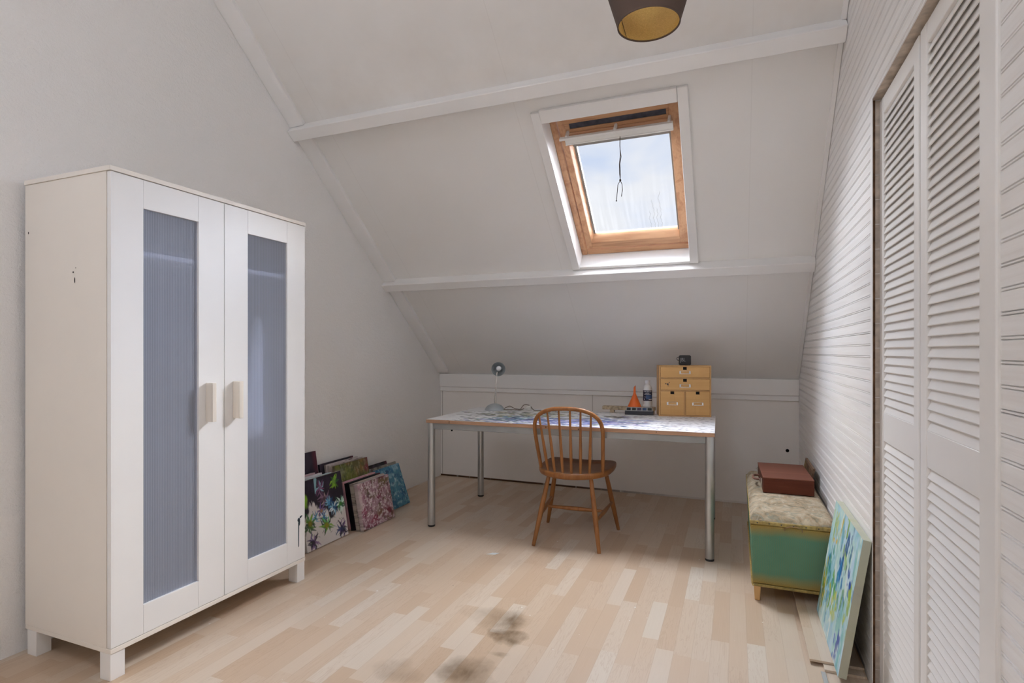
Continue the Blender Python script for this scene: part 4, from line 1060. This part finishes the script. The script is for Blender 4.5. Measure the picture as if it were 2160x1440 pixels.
# padded floral top with soft edges
m = MB(); nx_, ny_ = 24, 40; g_ = []
for j in range(ny_+1):
    row = []
    for i in range(nx_+1):
        u, v = i/nx_, j/ny_; e = min(u, 1-u)*(CX1-CX0); f_ = min(v, 1-v)*(CY1-CY0); d_ = min(e, f_)
        z = .3722 + .027*min(1, (d_/.030))**.5 + .006*min(1, d_/.12) + .0015*math.sin(u*9+v*13)
        row.append(m.bm.verts.new((CX0+.001+(CX1-CX0-.002)*u, CY0+.001+(CY1-CY0-.002)*v, z)))
    g_.append(row)
for j in range(ny_):
    for i in range(nx_): m.bm.faces.new((g_[j][i], g_[j][i+1], g_[j+1][i+1], g_[j+1][i]))
obj('cushion', m, 'floral', lid, True, smooth=80)
for k in range(7): obj('stud', MB().lathe([(.0005,0), (.003,.0005), (.002,.002), (.0005,.0028)], (0,0,0), 8, Matrix.Translation((CX0+.03+k*.05, CY0-.0028, .363)) @ Matrix.Rotation(PI/2, 4, 'X')), 'pot', lid, True)
m = MB()
for k in range(60):
    x = CX0+ins+.004+k*(CX1-CX0-ins*1.4-.008)/59; m.tube([(x-.005,CY0+.004,.070), (x,CY0+.0005,.0745), (x+.005,CY0+.004,.079)], .0032, 6)
for k in range(80):
    y = CY0+.02+k*(CY1-CY0-.05)/79; m.tube([(CX0+ins-.001,y-.006,.070), (CX0+ins-.004,y,.0745), (CX0+ins-.001,y+.006,.079)], .0032, 6)
m.box((CX0+ins,CY0+.008,.068), (CX1-ins*.4,CY1-ins,.0775))
obj('braid', m, 'rattan', cb, True)
for x, y, lz in ((CX0+.016,CY0+.008,0), (CX1-.045,CY0+.008,.0192), (CX0+.016,CY1-.05,0), (CX1-.045,CY1-.05,0)):
    m = MB(); m.hexa([(x+.004,y+.004,lz),(x+.026,y+.004,lz),(x+.026,y+.026,lz),(x+.004,y+.026,lz),(x,y,.0678),(x+.030,y,.0678),(x+.030,y+.030,.0678),(x,y+.030,.0678)]); obj('leg', m, M['birchcase'], cb, True, .003)
xc = .243
obj('handle', MB().tube(catmull([(xc-.036,CY0-.003,.340), (xc-.034,CY0-.010,.352), (xc-.018,CY0-.014,.3605), (xc,CY0-.015,.3625), (xc+.018,CY0-.014,.3605), (xc+.034,CY0-.010,.352), (xc+.036,CY0-.003,.340)], 5), .0022, 8), 'brass', cb, True)
# mahogany case lying on the chest
bx = thing('wooden_case', 'flat reddish brown wooden case with clasps lying on the floral chest lid', 'case', (.137, 3.215, .4068), math.radians(1.5))
L_, D_, H_ = .240, .425, .080
obj('body', MB().box((0,0,0), (L_,D_,H_-.006)), 'mahog', bx, False, .0015)
obj('lid', MB().box((-.002,-.001,H_-.0055), (L_+.001,D_,H_)), 'mahogtop', bx, False, .0015)
obj('handle', MB().tube(catmull([(-.0045,.155,.036), (-.028,.160,.036), (-.036,.185,.035), (-.036,.235,.035), (-.028,.262,.036), (-.0045,.267,.036)], 5), .006, 10), 'leather', bx)
for y in (.055, .345):
    obj('clasp', MB().box((-.0075,y,.018), (-.0022,y+.030,.062)).tube([(-.010,y+.004,.052), (-.014,y+.015,.055), (-.010,y+.026,.052)], .0022, 8), 'chrome', bx, False, .0008)
# frame leaning at the wall behind the case
fr_ = thing('small_frame', 'small dark wooden frame tilted against the plank wall behind the case', 'frame', (.402, 3.70, .4068))
pts = lambda y, s_, n_: (.392 + s_*.20 - n_*.98, y,   .4070 + s_*.98 + n_*.20)
m = MB()
for (ya, yb, sa, sb) in ((3.47,3.82,.0,.014), (3.47,3.82,.080,.094), (3.47,3.484,.014,.080)):
    m.hexa([pts(ya,sa,0),pts(yb,sa,0),pts(yb,sa,.012),pts(ya,sa,.012),pts(ya,sb,0),pts(yb,sb,0),pts(yb,sb,.012),pts(ya,sb,.012)])
obj('border', m, 'frame', fr_, True, .001)
m = MB(); m.hexa([pts(3.806,.014,0),pts(3.82,.014,0),pts(3.82,.014,.012),pts(3.806,.014,.012),pts(3.806,.080,0),pts(3.82,.080,0),pts(3.82,.080,.012),pts(3.806,.080,.012)])
o = obj('border', m, 'framelight', fr_, True, .001); o['label'] = 'ochre end strip'
m = MB(); m.hexa([pts(3.484,.014,.002),pts(3.806,.014,.002),pts(3.806,.014,.005),pts(3.484,.014,.005),pts(3.484,.080,.002),pts(3.806,.080,.002),pts(3.806,.080,.005),pts(3.484,.080,.005)])
obj('panel', m, 'darkwood', fr_, True)
# loose planks on the floor
lk = MB(); lk.box((.298,2.268,.0005), (.428,3.05,.0095)); o = obj('loose_plank', lk, 'loose', None, False, .0008); tag(o, 'lower loose laminate plank on the floor under the leaning blue painting', 'plank', 'loose floor planks')
lk = MB(); lk.box((.254,2.308,.0100), (.428,3.25,.0190)); o = obj('loose_plank', lk, 'loose', None, False, .0008); tag(o, 'upper loose laminate plank running under the green chest', 'plank', 'loose floor planks')
lk = MB(); lk.box((.285,1.40,.0003), (.300,2.262,.004)); o = obj('floor_strip', lk, 'strip', None, False, .0008); tag(o, 'thin grey metal strip on the floor before the loose planks', 'strip')
# the leaning blue-green canvas
canvas('canvas_painting', .545, .490, .026, 2.205, .330, .155, p_right(.545,.490), hx('b4b39c'), 'blue and yellow-green abstract canvas leaning on the right wall by the chest', None, facing=-1, zbase=.0192, side2=.10)
# scrap of paint film on the floor
m = MB(); m.hexa([(-1.31,2.868,.0004),(-1.262,2.880,.0004),(-1.248,2.908,.0004),(-1.286,2.900,.0004),(-1.31,2.868,.0012),(-1.262,2.880,.0014),(-1.248,2.908,.003),(-1.286,2.900,.0016)])
tag(obj('paint_scrap', m, 'scrap'), 'pale scrap of dried paint on the floor left of the chair', 'scrap')

# ------------------------------------------------------------------ pendant lamp
pc = (-.277, 1.951, 2.277); R0, R1, PH = .1055, .172, .22
pl = thing('pendant_lamp', 'brown drum pendant shade with gold lining hanging from the ceiling', 'lamp', pc)
obj('lamp_shade', MB().lathe([(R0,0), (R1,PH), (R1-.0018,PH), (R0-.0018,0)], (0,0,0), 64, None, True), 'shade', pl)
obj('shade_lining', MB().lathe([(R0-.0024,.0012), (R1-.0024,PH-.001), (R1-.0036,PH-.001), (R0-.0036,.0012)], (0,0,0), 64, None, True), 'gold', pl)
obj('rim', MB().lathe([(R0-.0035,-.0015), (R0+.0012,-.0015), (R0+.0012,.003), (R0-.0035,.003)], (0,0,0), 64, None, True), 'shade', pl)
for a_ in (2.6, 5.75):
    m = MB(); m.tube([((R0-.005)*math.cos(a_), (R0-.005)*math.sin(a_), .004), ((R1-.005)*math.cos(a_), (R1-.005)*math.sin(a_), PH-.006)], .0010, 6)
    obj('wire', m, 'cordblack', pl)
m = MB()
for k in range(3):
    a_ = k*2*PI/3; m.tube([((R1-.004)*math.cos(a_), (R1-.004)*math.sin(a_), PH-.004), (.02*math.cos(a_), .02*math.sin(a_), PH-.02)], .0018, 6)
m.lathe([(.021,PH-.03), (.023,PH-.028), (.023,PH-.012), (.021,PH-.010), (.018,PH-.010), (.018,PH-.03)], (0,0,0), 20, None, True)
obj('spider', m, 'chrome', pl)
obj('socket', MB().lathe([(.016,PH-.085), (.018,PH-.08), (.018,PH-.01), (.012,PH+.01), (.004,PH+.03)], (0,0,0), 20), 'black', pl)
zr = roofz(pc[1]) - pc[2]
obj('cord', MB().tube([(0,0,PH+.028), (0,0,zr-.012)], .003, 8), 'cordblack', pl)
obj('ceiling_rose', MB().lathe([(.045,zr-.075), (.05,zr-.065), (.05,zr+.03)], (0,0,0), 24), 'whiteplastic', pl)

# ------------------------------------------------------------------ camera
cam = bpy.data.cameras.new('camera'); co = bpy.data.objects.new('camera', cam); COL.objects.link(co)
co.location = (0, 0, 1.1509); co.rotation_euler = (PI/2, 0, math.radians(21.91))
cam.sensor_width = 36; cam.lens = 1170.86/2160*36; cam.shift_y = 20.87/2160; cam.clip_start = .02
sc.camera = co

# ------------------------------------------------------------------ sky
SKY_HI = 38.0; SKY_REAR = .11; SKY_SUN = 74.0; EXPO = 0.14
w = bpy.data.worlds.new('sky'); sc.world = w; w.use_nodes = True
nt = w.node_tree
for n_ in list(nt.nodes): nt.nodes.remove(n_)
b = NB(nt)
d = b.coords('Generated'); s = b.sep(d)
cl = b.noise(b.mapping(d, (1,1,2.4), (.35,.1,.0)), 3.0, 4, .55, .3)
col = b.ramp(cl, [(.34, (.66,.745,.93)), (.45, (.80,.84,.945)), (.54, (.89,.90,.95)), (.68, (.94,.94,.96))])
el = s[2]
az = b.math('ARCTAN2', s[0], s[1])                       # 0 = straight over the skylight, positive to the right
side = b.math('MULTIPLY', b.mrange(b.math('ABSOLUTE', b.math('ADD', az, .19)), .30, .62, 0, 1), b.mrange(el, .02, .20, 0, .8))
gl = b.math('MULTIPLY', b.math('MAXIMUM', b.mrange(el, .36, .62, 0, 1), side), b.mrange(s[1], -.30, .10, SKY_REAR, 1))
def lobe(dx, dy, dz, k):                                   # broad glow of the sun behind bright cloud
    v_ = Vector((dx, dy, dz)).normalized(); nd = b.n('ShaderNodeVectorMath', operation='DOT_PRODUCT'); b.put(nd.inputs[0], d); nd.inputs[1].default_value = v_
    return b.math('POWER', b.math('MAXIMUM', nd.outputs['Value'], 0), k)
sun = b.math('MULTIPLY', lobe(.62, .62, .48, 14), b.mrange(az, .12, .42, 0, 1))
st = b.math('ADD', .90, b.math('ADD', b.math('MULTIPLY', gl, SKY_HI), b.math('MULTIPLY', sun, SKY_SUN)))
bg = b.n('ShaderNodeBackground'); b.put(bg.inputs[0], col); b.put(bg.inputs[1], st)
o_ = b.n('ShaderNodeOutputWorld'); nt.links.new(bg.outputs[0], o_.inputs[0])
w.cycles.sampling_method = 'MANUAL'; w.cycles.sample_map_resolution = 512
# light portals exactly at the roof window and the added rear fill window (they only guide sampling, they emit nothing)
def portal(name, mat4, x0, x1, t0, t1, n):
    la = bpy.data.lights.new(name, 'AREA'); la.shape = 'RECTANGLE'; la.size = x1-x0; la.size_y = t1-t0; la.cycles.is_portal = True
    ob = bpy.data.objects.new(name, la); COL.objects.link(ob)
    c = mat4 @ Vector(((x0+x1)/2, (t0+t1)/2, n)); R = mat4.to_3x3()
    X = R @ Vector((1,0,0)); Z = R @ Vector((0,0,1)); Y = Z.cross(X)
    ob.matrix_world = Matrix(((X.x,Y.x,Z.x,c.x),(X.y,Y.y,Z.y,c.y),(X.z,Y.z,Z.z,c.z),(0,0,0,1)))
portal('skylight_portal', SM, HX0, HX1, HT0, HT1, .185)
portal('fill_window_portal', SM2, W2[0], W2[1], W2[2], W2[3], .18)

vs = sc.view_settings; vs.view_transform = 'Standard'; vs.look = 'None'; vs.gamma = 1; vs.use_curve_mapping = False; vs.exposure = EXPO
cy = sc.cycles; cy.max_bounces = 9; cy.diffuse_bounces = 6; cy.glossy_bounces = 4; cy.transmission_bounces = 8; cy.transparent_max_bounces = 12
cy.sample_clamp_indirect = 8; cy.caustics_reflective = False; cy.caustics_refractive = False; cy.use_denoising = True; cy.use_adaptive_sampling = True; cy.adaptive_threshold = .18
